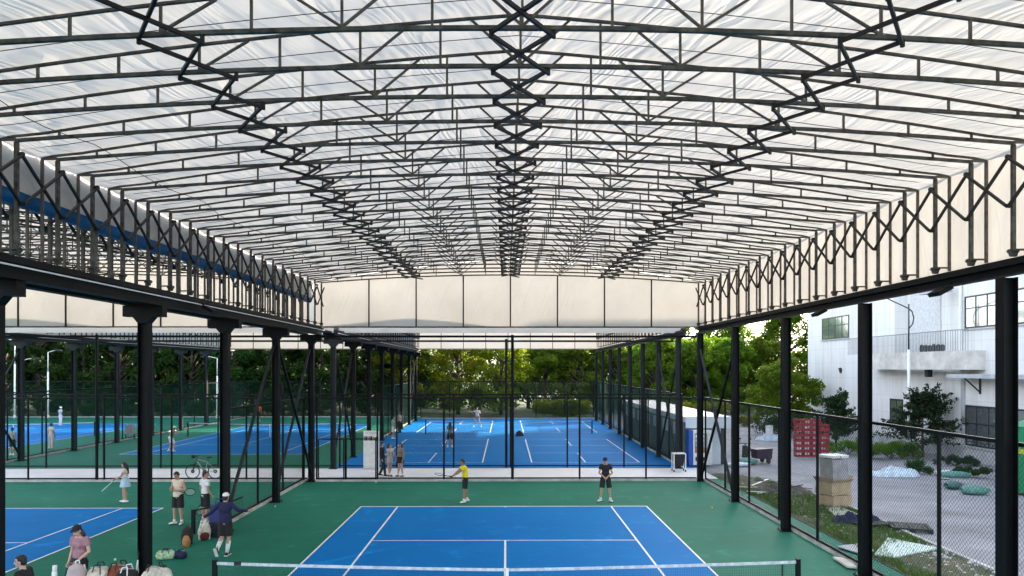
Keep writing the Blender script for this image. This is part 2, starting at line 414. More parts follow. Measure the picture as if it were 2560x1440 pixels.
    g.tube(j['waist'] + ax * S(.03), hem, S(.148 * wide), S(.156 * wide), 20)
    g.v = [Vector(v) for v in g.v]
    k0 = len(g.v) - 40
    for i in range(k0, len(g.v)):                       # flatten the trunk tube front to back
        v = g.v[i]; c_ = j['waist'].lerp(hem, .5); v.y = c_.y + (v.y - c_.y) * .76
    if fem:
        for sx in (-1, 1): g.ell(j['chest'] + TR @ Vector((S(.065 * sx), S(-.075), S(.0))), (S(.062),) * 3)
    g.cap(j['shL'] + Vector((0, 0, S(.004))), j['shR'] + Vector((0, 0, S(.004))), S(.066), S(.066))
    for q in 'LR':
        f = dict(tee=.52, long=1., sleeveless=.0, dress=.4)[ts]
        if f >= 1:
            g.cap(j['sh' + q], j['el' + q], S(.068), S(.054)); g.cap(j['el' + q], j['el' + q].lerp(j['wr' + q], .93), S(.054), S(.04))
        elif f > 0:
            e = j['sh' + q].lerp(j['el' + q], f); g.tube(j['sh' + q], e, S(.07), S(.076), 14); g.ell(j['sh' + q], (S(.07),) * 3)
    if ts == 'dress':
        w0 = j['waist']; n_ = 26; rings = []
        for k, (zz, r_) in enumerate(((.02, .135), (-.12, .175), (-.3, .225), (-.42, .25))):
            rings.append([w0 + Vector((math.cos(2 * math.pi * i / n_) * r_ * (1 + (.06 * k / 3) * (1 if i % 2 else -1)) * s, math.sin(2 * math.pi * i / n_) * r_ * .8 * (1 + (.06 * k / 3) * (1 if i % 2 else -1)) * s, S(zz))) for i in range(n_)])
        sk = MB(); sk.add([p for r_ in rings for p in r_], [(k * n_ + i, k * n_ + (i + 1) % n_, (k + 1) * n_ + (i + 1) % n_, (k + 1) * n_ + i) for k in range(3) for i in range(n_)] + [tuple(range(n_)), tuple(range(4 * n_ - 1, 3 * n_ - 1, -1))])
        sk.build('skirt', CL[tc], t, True)
    fused('dress_top' if ts == 'dress' else 'shirt', g, vx, CL['pink'] if ts == 'dress' else CL[tc], t, 3)
    if bottom:
        bs, bc = bottom
        g = MB()
        if bs == 'skirt':
            w0 = j['pel'] + Vector((0, 0, S(.06))); n_ = 24
            rr = [[w0 + Vector((math.cos(2 * math.pi * i / n_) * r_ * (1.04 if i % 2 else .96) * s, math.sin(2 * math.pi * i / n_) * r_ * .8 * (1.04 if i % 2 else .96) * s, S(zz))) for i in range(n_)] for zz, r_ in ((0, .15), (-.16, .19), (-.32, .22))]
            g.add([p for r_ in rr for p in r_], [(k * n_ + i, k * n_ + (i + 1) % n_, (k + 1) * n_ + (i + 1) % n_, (k + 1) * n_ + i) for k in range(2) for i in range(n_)] + [tuple(range(n_)), tuple(range(3 * n_ - 1, 2 * n_ - 1, -1))])
            g.build('skirt', CL[bc], t, True)
        else:
            g.ell(j['pel'], (S(.165 * wide), S(.124), S(.11)))
            for q in 'LR':
                if bs == 'pants':
                    g.cap(j['hip' + q], j['knee' + q], S(.102), S(.078)); g.cap(j['knee' + q], j['ank' + q], S(.078), S(.062))
                else:
                    f = .86 if bs == 'shorts' else .42
                    e = j['hip' + q].lerp(j['knee' + q], f); g.tube(j['hip' + q] + Vector((0, 0, S(.03))), e, S(.104), S(.104 if bs == 'shorts' else .098), 16)
            fused('trousers' if bs == 'pants' else 'shorts', g, vx, CL[bc], t, 3)
    sm = dict(white=M['white'], black=M['rubber'], grey=M['edge_strip'])[shoes]
    for q in 'LR':
        an = j['ank' + q]; i = 0 if q == 'L' else 1; ta = RAD(toe[i]); lf = RAD(lift[i])
        td = Vector((math.sin(ta) * math.cos(lf), -math.cos(ta) * math.cos(lf), -math.sin(lf))); dn = Vector((0, 0, -1)) * math.cos(lf) + Vector((-math.sin(ta), math.cos(ta), 0)) * math.sin(lf)
        g = MB(); base = an + dn * S(.038)
        g.cap(base - td * S(.05), base + td * S(.1), S(.045), S(.042)); g.cap(base + td * S(.08), base + td * S(.15) + dn * S(.008), S(.044), S(.034)); g.cap(an, base, S(.044), S(.046))
        sh = fused('shoe', g, .012, sm, t, 2)
        g = MB(); g.bar(base - td * S(.09) + dn * S(.036), base + td * S(.178) + dn * S(.036), S(.084), S(.02)); child('sole', g.mesh('sole', M['white'] if shoes == 'black' else M['rubber']), sh)
        if socks:
            kn = j['knee' + q]; e = an.lerp(kn, .2 if socks is True else socks)
            g = MB(); g.tube(an - Vector((0, 0, S(.02))), e, S(.045), S(.047 if socks is True else .066), 12); g.build('sock', CL['white'], t, True)
    return t

def racket(label, grip, d, n, frame='black', group=None):
    d = Vector(d).normalized(); n = Vector(n); n = (n - d * n.dot(d)).normalized(); x = d.cross(n)
    t = thing('racket', label, 'racket', tuple(grip), 0, group)
    P = lambda a, b_: d * a + x * b_
    g = MB(); g.tube(P(-.06, 0), P(.12, 0), .016, .015, 8); g.build('handle', M['rubber'], t)
    g = MB(); n_ = 28
    pts = [P(.47 + math.cos(2 * math.pi * i / n_) * .168, math.sin(2 * math.pi * i / n_) * .128) for i in range(n_ + 1)]
    g.pipe(pts, .0115, 6); g.tube(P(.12, .008), P(.32, .06), .009, .01, 6); g.tube(P(.12, -.008), P(.32, -.06), .009, .01, 6)
    g.build('frame', M[frame], t, True)
    g = MB()
    for k in range(-6, 7):
        y = k * .019; L = .165 * math.sqrt(max(0, 1 - (y / .126) ** 2)); g.wire(P(.47 - L, y), P(.47 + L, y), .0012)
    for k in range(-8, 9):
        y = k * .019; L = .126 * math.sqrt(max(0, 1 - (y / .165) ** 2)); g.wire(P(.47 + y, -L), P(.47 + y, L), .0012)
    g.build('strings', M['edge_strip'], t)
    return t

def wpt(t, s, J, key):                # a joint of a placed figure in world space
    a = t.rotation_euler[2]; v = Vector(J[key]) * s
    return Vector((t.location.x + v.x * math.cos(a) - v.y * math.sin(a), t.location.y + v.x * math.sin(a) + v.y * math.cos(a), t.location.z + v.z))

# --- yellow shirt, side on, racket held out to the picture's left
p = gp(1163, 1256)
J = dict(kneeL=(.1, -.05, .5), ankL=(.12, -.09, .085), kneeR=(-.12, .02, .49), ankR=(-.17, .14, .085), chest=(0, -.03, 1.28), neck=(0, -.05, 1.45), head=(0, -.12, 1.59), shL=(.16, -.06, 1.4), shR=(-.17, -.03, 1.405),
         elL=(.14, -.3, 1.2), wrL=(.06, -.52, 1.07), elR=(-.17, -.26, 1.2), wrR=(-.02, -.5, 1.06))
t = person('man in yellow shirt and black shorts swinging a racket near the back line', p, -72, 1.74, J, 1, 'short', ('tee', 'yellow'), ('shorts', 'black'), 'white', curl=(1.1, 1.1), turn=-8, nod=12, toe=(20, 10))
g_ = wpt(t, 1.74 / 1.72, J, 'wrL'); racket('dark racket held out by the man in yellow', g_ + Vector((-.07, -.04, -.02)), (-1, -.15, .22), (.25, -.12, 1))
# --- black shirt, facing us, hands clasped
p = gp(1514, 1254)
J = dict(kneeL=(.15, -.03, .49), ankL=(.19, .0, .085), kneeR=(-.15, -.03, .49), ankR=(-.2, .0, .085), hipL=(.1, 0, .91), hipR=(-.1, 0, .91), elL=(.25, -.04, 1.13), wrL=(.055, -.22, .98), elR=(-.25, -.04, 1.13), wrR=(-.055, -.2, .97), head=(-.015, -.05, 1.6))
person('man all in black with black cap and white shoes standing with clasped hands', p, -6, 1.76, J, 0, 'short', ('tee', 'black'), ('shorts', 'black'), 'white', curl=(.7, .8), turn=-14, nod=14, toe=(28, -45), pn=dict(L=(-1, .2, -.2), R=(1, .2, -.2)), capcol=M['black'], wide=1.1)
# --- girl in the pale blue dress, facing left
p = gp(313, 1256)
J = dict(kneeL=(.08, .02, .5), ankL=(.06, .06, .085), kneeR=(-.07, -.09, .5), ankR=(-.07, -.08, .085), elL=(.2, -.1, 1.15), wrL=(.1, -.31, 1.03), elR=(-.19, -.12, 1.15), wrR=(-.06, -.34, 1.05), head=(0, -.05, 1.6))
t = person('girl with long dark hair in a pale blue dress walking with a racket', p, -82, 1.6, J, 0, 'long', ('dress', 'sky'), None, 'white', False, curl=(1., 1.), nod=8, fem=True)
g_ = wpt(t, 1.6 / 1.72, J, 'wrL'); racket('pale racket held low by the girl in the blue dress', g_ + Vector((-.06, 0, -.02)), (-.7, -.3, -.75), (.72, .22, -.62), 'edge_strip')
# --- man in sleeveless cream shirt
p = gp(445, 1311)
J = dict(elL=(.25, .02, 1.14), wrL=(.02, -.22, 1.13), elR=(-.25, .02, 1.12), wrR=(-.1, -.2, 1.17), kneeL=(.12, -.02, .49), ankL=(.13, .02, .085), kneeR=(-.11, -.02, .49), ankR=(-.13, .0, .085), head=(-.01, -.06, 1.6))
t = person('man in sleeveless cream shirt and black shorts looking down at his hands', p, -14, 1.8, J, 0, 'short', ('sleeveless', 'cream'), ('shorts', 'black'), 'white', curl=(.8, .9), nod=26, toe=(15, -35), pn=dict(L=(-.3, .3, 1), R=(.3, .3, 1)), wide=1.12)
g_ = wpt(t, 1.8 / 1.72, J, 'elL'); racket('black racket tucked under the arm of the man in cream', g_ + Vector((-.28, -.1, -.02)), (1, .15, -.12), (.1, -.8, .6))
# --- man in white tee seen from behind the low net
p = gp(513, 1308)
J = dict(elR=(-.22, .02, 1.13), wrR=(-.22, -.12, .92), elL=(.23, .04, 1.13), wrL=(.22, -.08, .9))
t = person('man in white t-shirt and black shorts turned away behind the low net', p, 140, 1.78, J, 0, 'short', ('tee', 'white'), ('shorts', 'black'), 'white', curl=(.9, .9), turn=-40)
g_ = wpt(t, 1.78 / 1.72, J, 'wrL'); racket('dark racket hanging from the hand of the man in white', g_ + Vector((-.03, 0, -.08)), (-.25, .0, -1), (.7, -.7, 0))
# --- man in navy walking away
p = gp(563, 1389)
J = dict(elL=(.36, .06, 1.2), wrL=(.6, -.02, 1.05), elR=(-.34, -.04, 1.25), wrR=(-.5, -.26, 1.18), kneeL=(.09, .0, .49), ankL=(.08, .34, .25), kneeR=(-.08, -.06, .49), ankR=(-.06, .02, .09), head=(0, -.05, 1.59), neck=(0, -.02, 1.45))
person('man in long navy shirt and white knee socks walking away with arms spread', p, 176, 1.78, J, 0, 'short', ('long', 'navy'), ('shorts', 'black'), 'black', .78, curl=(.5, .6), capcol=M['white'], lift=(62, 0), toe=(0, 0), wide=1.15)
hb = MB()
# --- woman in mauve tee with cap (legs below the frame)
px, pz = at(199, 1312, 16.4)
J = dict(elL=(.23, .0, 1.14), wrL=(.13, -.2, 1.0), elR=(-.22, .05, 1.13), wrR=(-.25, -.02, .88), head=(-.01, -.06, 1.6), kneeL=(.11, -.05, .5), kneeR=(-.1, .0, .5))
t = person('woman in mauve t-shirt and dark cap looking down beside the bench', (px, 16.4), -8, pz / 1.0, J, 2, 'sidetail', ('tee', 'mauve'), ('short', 'black'), 'white', curl=(.45, 1.1), nod=24, turn=-10, fem=True, capcol=M['black'], pn=dict(L=(-.2, .2, 1)))
g_ = wpt(t, pz / 1.72, J, 'wrR'); racket('dark racket hanging beside the woman in mauve', g_ + Vector((-.02, 0, -.08)), (-.2, -.1, -1), (1, .2, 0))
# --- man standing close to the left column, head in profile
px, pz = at(57, 1383, 13.75)
person('dark haired man in black in profile beside the leftmost column', (px, 13.75), -84, 1.72 * pz / 1.755, dict(head=(0, -.04, 1.6)), 2, 'spiky', ('tee', 'black'), ('shorts', 'black'), 'white', curl=(.5, .5), nod=4, turn=6, wide=1.08)
# --- further figures beyond the back fence
far = dict(voxel=.014)
J = dict(elL=(.2, -.12, 1.16), wrL=(.05, -.25, 1.12), elR=(-.2, -.12, 1.16), wrR=(-.05, -.24, 1.1), ankL=(.1, .1, .085), ankR=(-.1, -.1, .085))
t1 = person('girl in beige top and white backpack standing by the notice board', gp(974, 1191), 60, 1.62, J, 0, 'long', ('tee', 'beige'), ('short', 'beige'), 'black', fem=True, **far)
t2 = person('girl with long hair in taupe top and dark skirt on the pale path', gp(1001, 1192), -40, 1.66, dict(ankL=(.12, .06, .085), ankR=(-.12, -.06, .085)), 0, 'long', ('long', 'taupe'), ('skirt', 'black'), 'black', fem=True, **far)
person('person in black half hidden behind a fence post near the notice board', gp(956, 1190), 80, 1.68, dict(ankL=(.1, .18, .085), ankR=(-.1, -.18, .085), kneeR=(-.1, -.14, .5)), 0, 'short', ('long', 'black'), ('pants', 'black'), 'black', **far)
person('woman with long hair in grey teal top on the blue court seen from behind', gp(1125, 1119), 178, 1.72, dict(kneeL=(.15, 0, .5), ankL=(.17, .02, .085), kneeR=(-.13, 0, .5), ankR=(-.16, 0, .085)), 0, 'long', ('tee', 'teal'), ('shorts', 'black'), 'white', fem=True, **far)
p = gp(1193, 1067)
J = dict(kneeL=(.2, -.06, .5), ankL=(.34, .02, .085), kneeR=(-.2, -.04, .5), ankR=(-.34, .02, .085), elR=(-.42, -.1, 1.36), wrR=(-.66, -.2, 1.4), elL=(.28, .0, 1.2), wrL=(.2, -.2, 1.3))
t = person('sunlit player with feet wide apart at the far side of the blue court', p, -10, 1.76, J, 2, 'short', ('tee', 'pink'), ('short', 'taupe'), 'white', **far)
person('person in pale green top and white shorts beside the far columns', gp(983, 1098), 120, 1.7, None, 0, 'short', ('tee', 'green'), ('shorts', 'white'), 'white', **far)
person('person with dark rucksack standing behind the one in pale green', gp(999, 1083), -120, 1.72, None, 0, 'short', ('tee', 'beige'), ('pants', 'black'), 'black', **far)
person('player in orange shirt at the far end of the left blue court', gp(647, 1054), 10, 1.74, None, 1, 'short', ('tee', 'orange'), ('shorts', 'black'), 'white', **far)
J = dict(kneeL=(.15, -.06, .5), ankL=(.2, .1, .085), kneeR=(-.2, -.14, .5), ankR=(-.3, -.02, .085), pel=(0, .05, .9), hipL=(.1, .05, .86), hipR=(-.1, .05, .86), waist=(0, .0, 1.03), chest=(0, -.06, 1.2), neck=(0, -.13, 1.35), head=(0, -.22, 1.46), shL=(.17, -.1, 1.32), shR=(-.17, -.1, 1.32),
         elL=(.25, -.22, 1.14), wrL=(.1, -.42, 1.2), elR=(-.22, -.22, 1.12), wrR=(0, -.42, 1.18))
t = person('crouching player in white shorts and pale cap on the left blue court', gp(428, 1129), 130, 1.74, J, 2, 'short', ('tee', 'taupe'), ('shorts', 'white'), 'white', capcol=M['white'], **far)
g_ = wpt(t, 1.01, J, 'wrL'); racket('small racket raised by the crouching player', g_ + Vector((.05, 0, .03)), (.9, .3, .35), (0, 1, 0))
person('person in pale blue shirt and white trousers on the far left court', gp(151, 1064), 150, 1.74, dict(elL=(.3, .0, 1.2), wrL=(.24, -.2, 1.4)), 0, 'short', ('tee', 'sky'), ('pants', 'white'), 'white', capcol=M['white'], **far)
person('person in pale pink shirt and trousers behind the green side fence', gp(128, 1122), 170, 1.7, None, 0, 'short', ('tee', 'pink'), ('pants', 'pink'), 'white', **far)
J = dict(elL=(.3, -.05, 1.15), wrL=(.45, -.2, .95))
t = person('player in grey shirt and dark shorts behind the side fence at far left', gp(31, 1139), 170, 1.72, J, 0, 'short', ('tee', 'grey'), ('shorts', 'black'), 'white', **far)
g_ = wpt(t, 1., J, 'wrL'); racket('pale racket held low behind the side fence at far left', g_ + Vector((.03, -.03, -.06)), (.6, -.3, -.7), (0, 1, 0), 'edge_strip')
# ------------------------------------------------------------------ canopies
SP = 1.178; Y0 = 12.9; ZB, ZT, ZC = 7.33, 9.38, 9.75
YS1 = [Y0 + SP * k for k in range(-7, 19)]
YS2 = [39.1 + SP * k for k in range(29)]
def chordz(t):  return ZT + (ZC - ZT) * (1 - t * t)
def upz(t):     return chordz(t) + .05 + .7 * (1 - abs(t)) ** .95
def canopy(label, xl, xr, ys, fine, left, right, near, far):
    xm = (xl + xr) / 2; hw = (xr - xl) / 2; ho = hw + .3
    t = thing('retractable_canopy', label, 'canopy', (xm, ys[0], 0), 0, 'retractable canopies over the courts')
    L = ys[-1] - ys[0]
    # roof membrane
    nx, ny = (76, int(L / .2)) if fine else (30, int(L / .6))
    vs = []
    for jy in range(ny + 1):
        y = -.12 + (L + .24) * jy / ny
        ph = y / SP * math.pi
        for ix in range(nx + 1):
            x = -ho - .04 + (2 * ho + .08) * ix / nx; tt = min(1, abs(x) / ho)
            z = upz(min(1, abs(x) / hw) if abs(x) < hw else 1) + .06 - max(0, abs(x) - hw) * .25
            if fine:
                a = abs(x); q = noise.noise(Vector(((a * .6 + y * .8) * .5 + xm, (a * .8 - y * .6) * 2.6, 3.1)))
                z += .035 * q * math.sin(ph) ** 2 - .045 * math.sin(ph) ** 2
            vs.append((x, y, z))
    g = MB(); g.add(vs, [(j * (nx + 1) + i, j * (nx + 1) + i + 1, (j + 1) * (nx + 1) + i + 1, (j + 1) * (nx + 1) + i) for j in range(ny) for i in range(nx)])
    g.build('roof_fabric', M['fabric'], t, True)
    # side curtains
    for sx, kind in ((-1, left), (1, right)):
        zlow = {'curtain': ZB - .03, 'valance': 8.62}[kind]
        g = MB(); n = int(L / .1); rows = 5 if kind == 'curtain' else 6; vs = []
        for jz in range(rows + 1):
            f = jz / rows; z = ZT + .08 + (zlow - ZT - .08) * f
            for i in range(n + 1):
                y = -.1 + (L + .2) * i / n
                pul = .018 * math.sin(y / SP * 2 * math.pi) ** 2 * f + .012 * noise.noise(Vector((y * 2.1, z * .5, sx)))
                bulge = .1 * math.sin(f * math.pi) if kind == 'valance' else 0
                vs.append((sx * (ho + .045 + pul + bulge), y, z))
        g.add(vs, [(j * (n + 1) + i, j * (n + 1) + i + 1, (j + 1) * (n + 1) + i + 1, (j + 1) * (n + 1) + i) for j in range(rows) for i in range(n)])
        g.build('side_curtain', M['curtain'], t, True)
    # end curtains
    for yy, on in ((-.09, near), (L + .09, far)):
        if not on: continue
        zl_ = ZB - .09
        g = MB(); n = 60; rows = 8; vs = []
        for jz in range(rows + 1):
            for i in range(n + 1):
                x = -ho + 2 * ho * i / n; zt_ = upz(min(1, abs(x) / hw)) + .03
                z = zt_ + (zl_ - zt_) * jz / rows
                vs.append((x, yy + .03 * noise.noise(Vector((x * .9 + z * .6, z * .7, 9.2))) * min(1, jz), z))
        g.add(vs, [(j * (n + 1) + i, j * (n + 1) + i + 1, (j + 1) * (n + 1) + i + 1, (j + 1) * (n + 1) + i) for j in range(rows) for i in range(n)])
        e = g.build('end_curtain', M['wallcurtain'], t, True)
        yb = yy + (-.06 if yy > 0 else .06)
        g = MB(); g.bar((-ho, yb, zl_ + .04), (ho, yb, zl_ + .04), .05, .06); g.build('bottom_rail', M['galv'], e)
        for k in range(-3, 4):
            x = k * hw / 4
            g = MB(); g.bar((x, yb, ZB - .03), (x, yb, chordz(min(1, abs(x) / hw))), .06); g.build('mullion', M['rod'], e)
    # arched frames
    segs = 24 if fine else 12
    def arch(fn, w, h, e):
        g = MB(); pts = [(-e + 2 * e * i / segs) for i in range(segs + 1)]
        for a, b_ in zip(pts, pts[1:]): g.bar((a, 0, fn(min(1, abs(a) / hw))), (b_, 0, fn(min(1, abs(b_) / hw))), w, h, 0, (0, 1, 0))
        return g
    vx = [0, 1.19, 2.38, 3.57, 4.76, 5.95, 7.14, 8.3]; sc_ = hw / 9.07
    vx = [v * sc_ for v in vx]
    web = MB(); W2 = []
    def strut(p, q, w):
        if fine: W2.append(MB().bar(p, q, w).mesh('web_strut', M['galv2']))
        else: web.bar(p, q, w)
    for v in vx:
        for sx in ((-1, 1) if v else (1,)): strut((sx * v, 0, chordz(v / hw)), (sx * v, 0, upz(v / hw)), .034)
    for v, arms in ((0, (-1, 1)), (vx[2], (-1, 1)), (vx[4], (-1,))):
        for sx in ((-1, 1) if v else (1,)):
            for a in arms:
                x2 = v + a * .72; strut((sx * v, .0, chordz(v / hw) + .03), (sx * x2, 0, upz(abs(x2) / hw) - .02), .032)
    lo = arch(chordz, .054, .06, hw + .02); up = arch(upz, .036, .045, ho)
    post = MB(); post.box(-.032, -.032, ZB + .1, .032, .032, ZT - .03)
    outer = MB(); outer.box(-.024, -.024, ZB + .06, .024, .024, ZT + .02); outer.bar((0, 0, ZT + .02), (-.3, 0, ZT + .02), .045); outer.bar((0, 0, ZB + .13), (-.3, 0, ZB + .13), .035)
    wheel = MB(); wheel.tube((-.05, 0, ZB + .055), (.05, 0, ZB + .055), .055, .055, 10); wheel.box(-.07, -.06, ZB + .07, -.045, .06, ZB + .14); wheel.box(.045, -.06, ZB + .07, .07, .06, ZB + .14); wheel.box(-.07, -.09, ZB + .1, .07, .09, ZB + .12)
    if fine:
        mlo, mup = lo.mesh('lower_chord', M['galv']), up.mesh('upper_chord', M['galv'])
        mp, mo, mw = post.mesh('post', M['galv']), outer.mesh('outer_post', M['galv2']), wheel.mesh('wheel', M['galv'])
        cord = MB(); cp_ = [(x_, 0, upz(min(1, abs(x_) / hw)) + .005) for x_ in [-ho + 2 * ho * i / 24 for i in range(25)]]; cord.pipe(cp_, .007, 4); mcord = cord.mesh('roof_cord', M['galv2'])
        for y in ys[:-1]: child('roof_cord', mcord, t, (0, y - ys[0] + SP * .52, -.02))
        for y in ys:
            f = child('arch_frame', mlo, t, (0, y - ys[0], 0))
            child('upper_chord', mup, f)
            for w in W2: child('web_strut', w, f)
            for sx in (-1, 1):
                child('post', mp, f, (sx * hw, 0, 0)); child('outer_post', mo, f, (sx * ho, 0, 0), (0, 0, 0 if sx > 0 else math.pi)); child('wheel', mw, f, (sx * hw, 0, 0))
    else:
        for g in (up, web):
            lo.add(g.v, g.f)
        mlo, mp, mo = lo.mesh('arch_frame', M['galv']), post.mesh('post', M['galv']), outer.mesh('outer_post', M['galv2'])
        for y in ys:
            f = child('arch_frame', mlo, t, (0, y - ys[0], 0))
            for sx in (-1, 1):
                child('post', mp, f, (sx * hw, 0, 0)); child('outer_post', mo, f, (sx * ho, 0, 0), (0, 0, 0 if sx > 0 else math.pi))
    # scissor linkages that tie the frames together
    d = ys[1] - ys[0]
    rows = [(0, 'roof'), (-4.63 * sc_, 'roof'), (4.63 * sc_, 'roof')] if fine else []
    for x, k in rows:
        z = chordz(abs(x) / hw) - .09
        g = MB(); g.bar((-.41, 0, 0), (.41, d, -.015), .042, .05); g.tube((-.41, 0, -.04), (-.41, 0, .08), .03, .03, 6)
        h = MB(); h.bar((.41, 0, .03), (-.41, d, .03), .042, .05); h.tube((.41, 0, -.04), (.41, 0, .08), .03, .03, 6)
        m1, m2 = g.mesh('scissor_bar', M['rod']), h.mesh('scissor_bar', M['rod'])
        root = None
        for y in ys[:-1]:
            if root is None: root = child('scissor_linkage', m1, t, (x, y - ys[0], z))
            else: child('scissor_bar', m1, root, (0, y - ys[0], 0))
            child('scissor_bar', m2, root, (0, y - ys[0], 0))
    for sx in (-1, 1):
        g = MB(); g.bar((0, 0, ZT - .24), (0, d, ZT - 1.13), .04, .05, 0, (1, 0, 0)); g.tube((-.04, 0, ZT - .24), (.04, 0, ZT - .24), .04, .04, 6)
        h = MB(); h.bar((-sx * .045, 0, ZT - 1.13), (-sx * .045, d, ZT - .24), .04, .05, 0, (1, 0, 0)); h.tube((-.04, 0, ZT - 1.13), (.04, 0, ZT - 1.13), .04, .04, 6)
        m1, m2 = g.mesh('scissor_bar', M['rod']), h.mesh('scissor_bar', M['rod'])
        root = None; x = sx * (hw - .085)
        for y in ys[:-1]:
            if root is None: root = child('scissor_linkage', m1, t, (x, 0, 0))
            else: child('scissor_bar', m1, root, (0, y - ys[0], 0))
            child('scissor_bar', m2, root, (0, y - ys[0], 0))
    return t
XL, XR = -8.73, 9.16
canopy('white membrane canopy on arched tube frames over the near court', XL, XR, YS1, True, 'valance', 'curtain', False, True)
canopy('white membrane canopy beyond the left beam over the neighbouring near court', -27.5, -9.62, YS1, True, 'curtain', 'valance', False, True)
canopy('white canopy over the far pickleball court behind the end curtain', -8.73, 9.16, YS2, False, 'curtain', 'curtain', True, True)
canopy('white canopy over the far left tennis court behind the left end curtain', -27.5, -9.62, YS2, False, 'curtain', 'curtain', True, True)
# sagging blue gutter sheet between the two near canopies
g = MB(); n = 60; vs = []
prof = [(-9.16, 8.72), (-9.18, 8.58), (-9.28, 8.46), (-9.42, 8.46), (-9.5, 8.58), (-9.52, 8.72)]
for i in range(n + 1):
    y = YS1[0] + (YS1[-1] - YS1[0]) * i / n; w = .06 * noise.noise(Vector((y * .6, 1.7, 0)))
    for x, z in prof: vs.append((x, y, z + w - .06 * (1 - i / n)))
g.add(vs, [(i * 6 + k, i * 6 + k + 1, (i + 1) * 6 + k + 1, (i + 1) * 6 + k) for i in range(n) for k in range(5)])
tag(g.build('rain_gutter', M['bluetarp'], None, True), 'sagging blue tarpaulin gutter between the two near canopies', 'gutter')
# loose cable looped under the left slope
g = MB(); pts = []
for i in range(40):
    y = 9 + i * .6; x = -8.0 + .35 * i / 40 + .1 * math.sin(i * .9); pts.append((x, y, upz(abs(x - .21) / 9.07) + .0 - .05 * abs(math.sin(i * .8))))
g.pipe(pts, .008, 5); tag(g.build('cable', M['rubber']), 'thin black cable looped along the left slope of the near canopy', 'cable')

# ------------------------------------------------------------------ runway beams and columns
def ibeam(x, y0, y1, z0, z1, w):
    g = MB(); g.box(x - .012, y0, z0 + .02, x + .012, y1, z1 - .02); g.box(x - w / 2, y0, z0, x + w / 2, y1, z0 + .02); g.box(x - w / 2, y0, z1 - .02, x + w / 2, y1, z1)
    return g
def beam(label, x, y0, y1, pair, depth=.42, m='steel'):
    t = thing('runway_beam', label, 'steel beam', (x, y0, 0), 0, 'runway beams under the canopies')
    for dx in ((-.36, .3) if pair else (.1,)):
        ibeam(x + dx, y0, y1, ZB - depth, ZB - .12, .26).build('girder', M[m], t, world=True)
        g = MB(); g.box(x + dx - .1, y0, ZB - .12, x + dx + .1, y1, ZB - .1); g.box(x + dx - .1, y0, ZB - .1, x + dx - .08, y1, ZB - .01); g.box(x + dx + .08, y0, ZB - .1, x + dx + .1, y1, ZB - .01); g.box(x + dx - .06, y0, ZB - .1, x + dx + .06, y1, ZB)
        g.build('rail', M[m], t, world=True)
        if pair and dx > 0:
            g = MB(); g.box(x + dx + .131, y0, ZB - .205, x + dx + .15, y1, ZB - .175); g.build('edge_strip', M['edge_strip'], t, world=True)  # pale strip paints in the skylight caught along the flange edge
        if not pair:
            g = MB(); g.box(x + dx - .15, y0, ZB - depth - .03, x + dx - .11, y1, ZB - depth - .002); g.build('edge_strip', M['steel2'], t, world=True)  # thin grey strip along the lower flange edge
    return t
YC1 = [33.9 - 5.2 * k for k in range(5)]
YC2 = [38.2 + 4.97 * k for k in range(8)]
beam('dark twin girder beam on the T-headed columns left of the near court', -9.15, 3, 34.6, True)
beam('dark girder beam with rail on the columns right of the near court', 9.18, 3, 34.6, False, .3)
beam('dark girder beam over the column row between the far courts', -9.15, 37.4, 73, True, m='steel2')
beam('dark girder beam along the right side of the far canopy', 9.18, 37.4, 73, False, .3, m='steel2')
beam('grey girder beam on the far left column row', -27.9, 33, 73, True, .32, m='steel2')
def hcol(zt, tee, m):
    g = MB(); a = .127
    g.box(-a, -.125, .02, -a + .014, .125, zt); g.box(a - .014, -.125, .02, a, .125, zt); g.box(-a + .014, -.005, .02, a - .014, .005, zt)
    sh = g.mesh('column', m)
    h = None
    if tee:
        h = MB(); h.prism([(-.5, 6.9), (-.5, 6.62), (-.26, 6.62), (-.125, 6.46), (.125, 6.46), (.26, 6.62), (.5, 6.62), (.5, 6.9)], 'y', -.13, .13); h = h.mesh('head', m)
    p = MB(); p.box(-.21, -.21, 0, .21, .21, .024)
    for x in (-.17, .17):
        for y in (-.17, .17): p.tube((x, y, .024), (x, y, .06), .016, .016, 6)
    return sh, h, p.mesh('base_plate', m)
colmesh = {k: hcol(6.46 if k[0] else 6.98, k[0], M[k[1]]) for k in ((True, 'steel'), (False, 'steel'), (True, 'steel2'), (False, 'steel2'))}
def column(label, x, y, tee, m, group):
    sh, h, p = colmesh[(tee, m)]
    t = child('steel_column', sh, None, (x, y, 0)); tag(t, label, 'column', group)
    if h: child('head', h, t)
    child('base_plate', p, t)
near_words = ['by the back fence', 'one bay nearer than the back fence', 'behind the man in navy', 'beside the bags on the bench', 'cut by the left picture edge']
for k, y in enumerate(YC1):
    column('black T-headed steel column left of the near court, ' + near_words[k], -9.28 if k == 4 else -9.15, y, True, 'steel', 'T-headed columns left of the near court')
rw = ['at the back fence corner', 'nearest the scooter', 'left of the red crates', 'left of the street lamp', 'closest to the camera at the right picture edge']
for k, y in enumerate(YC1):
    column('dark steel column along the right fence, ' + rw[k], 9.18, y, False, 'steel', 'columns along the right fence')
for k, y in enumerate(YC2):
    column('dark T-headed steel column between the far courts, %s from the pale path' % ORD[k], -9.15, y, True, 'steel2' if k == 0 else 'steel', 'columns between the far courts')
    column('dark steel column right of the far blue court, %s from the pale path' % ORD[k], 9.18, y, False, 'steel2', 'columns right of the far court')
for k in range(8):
    column('grey T-headed steel column on the far left fence line, %s counted from the left' % ORD[k], -27.9, 36.5 + 5.1 * k, True, 'steel2', 'columns on the far left fence line')
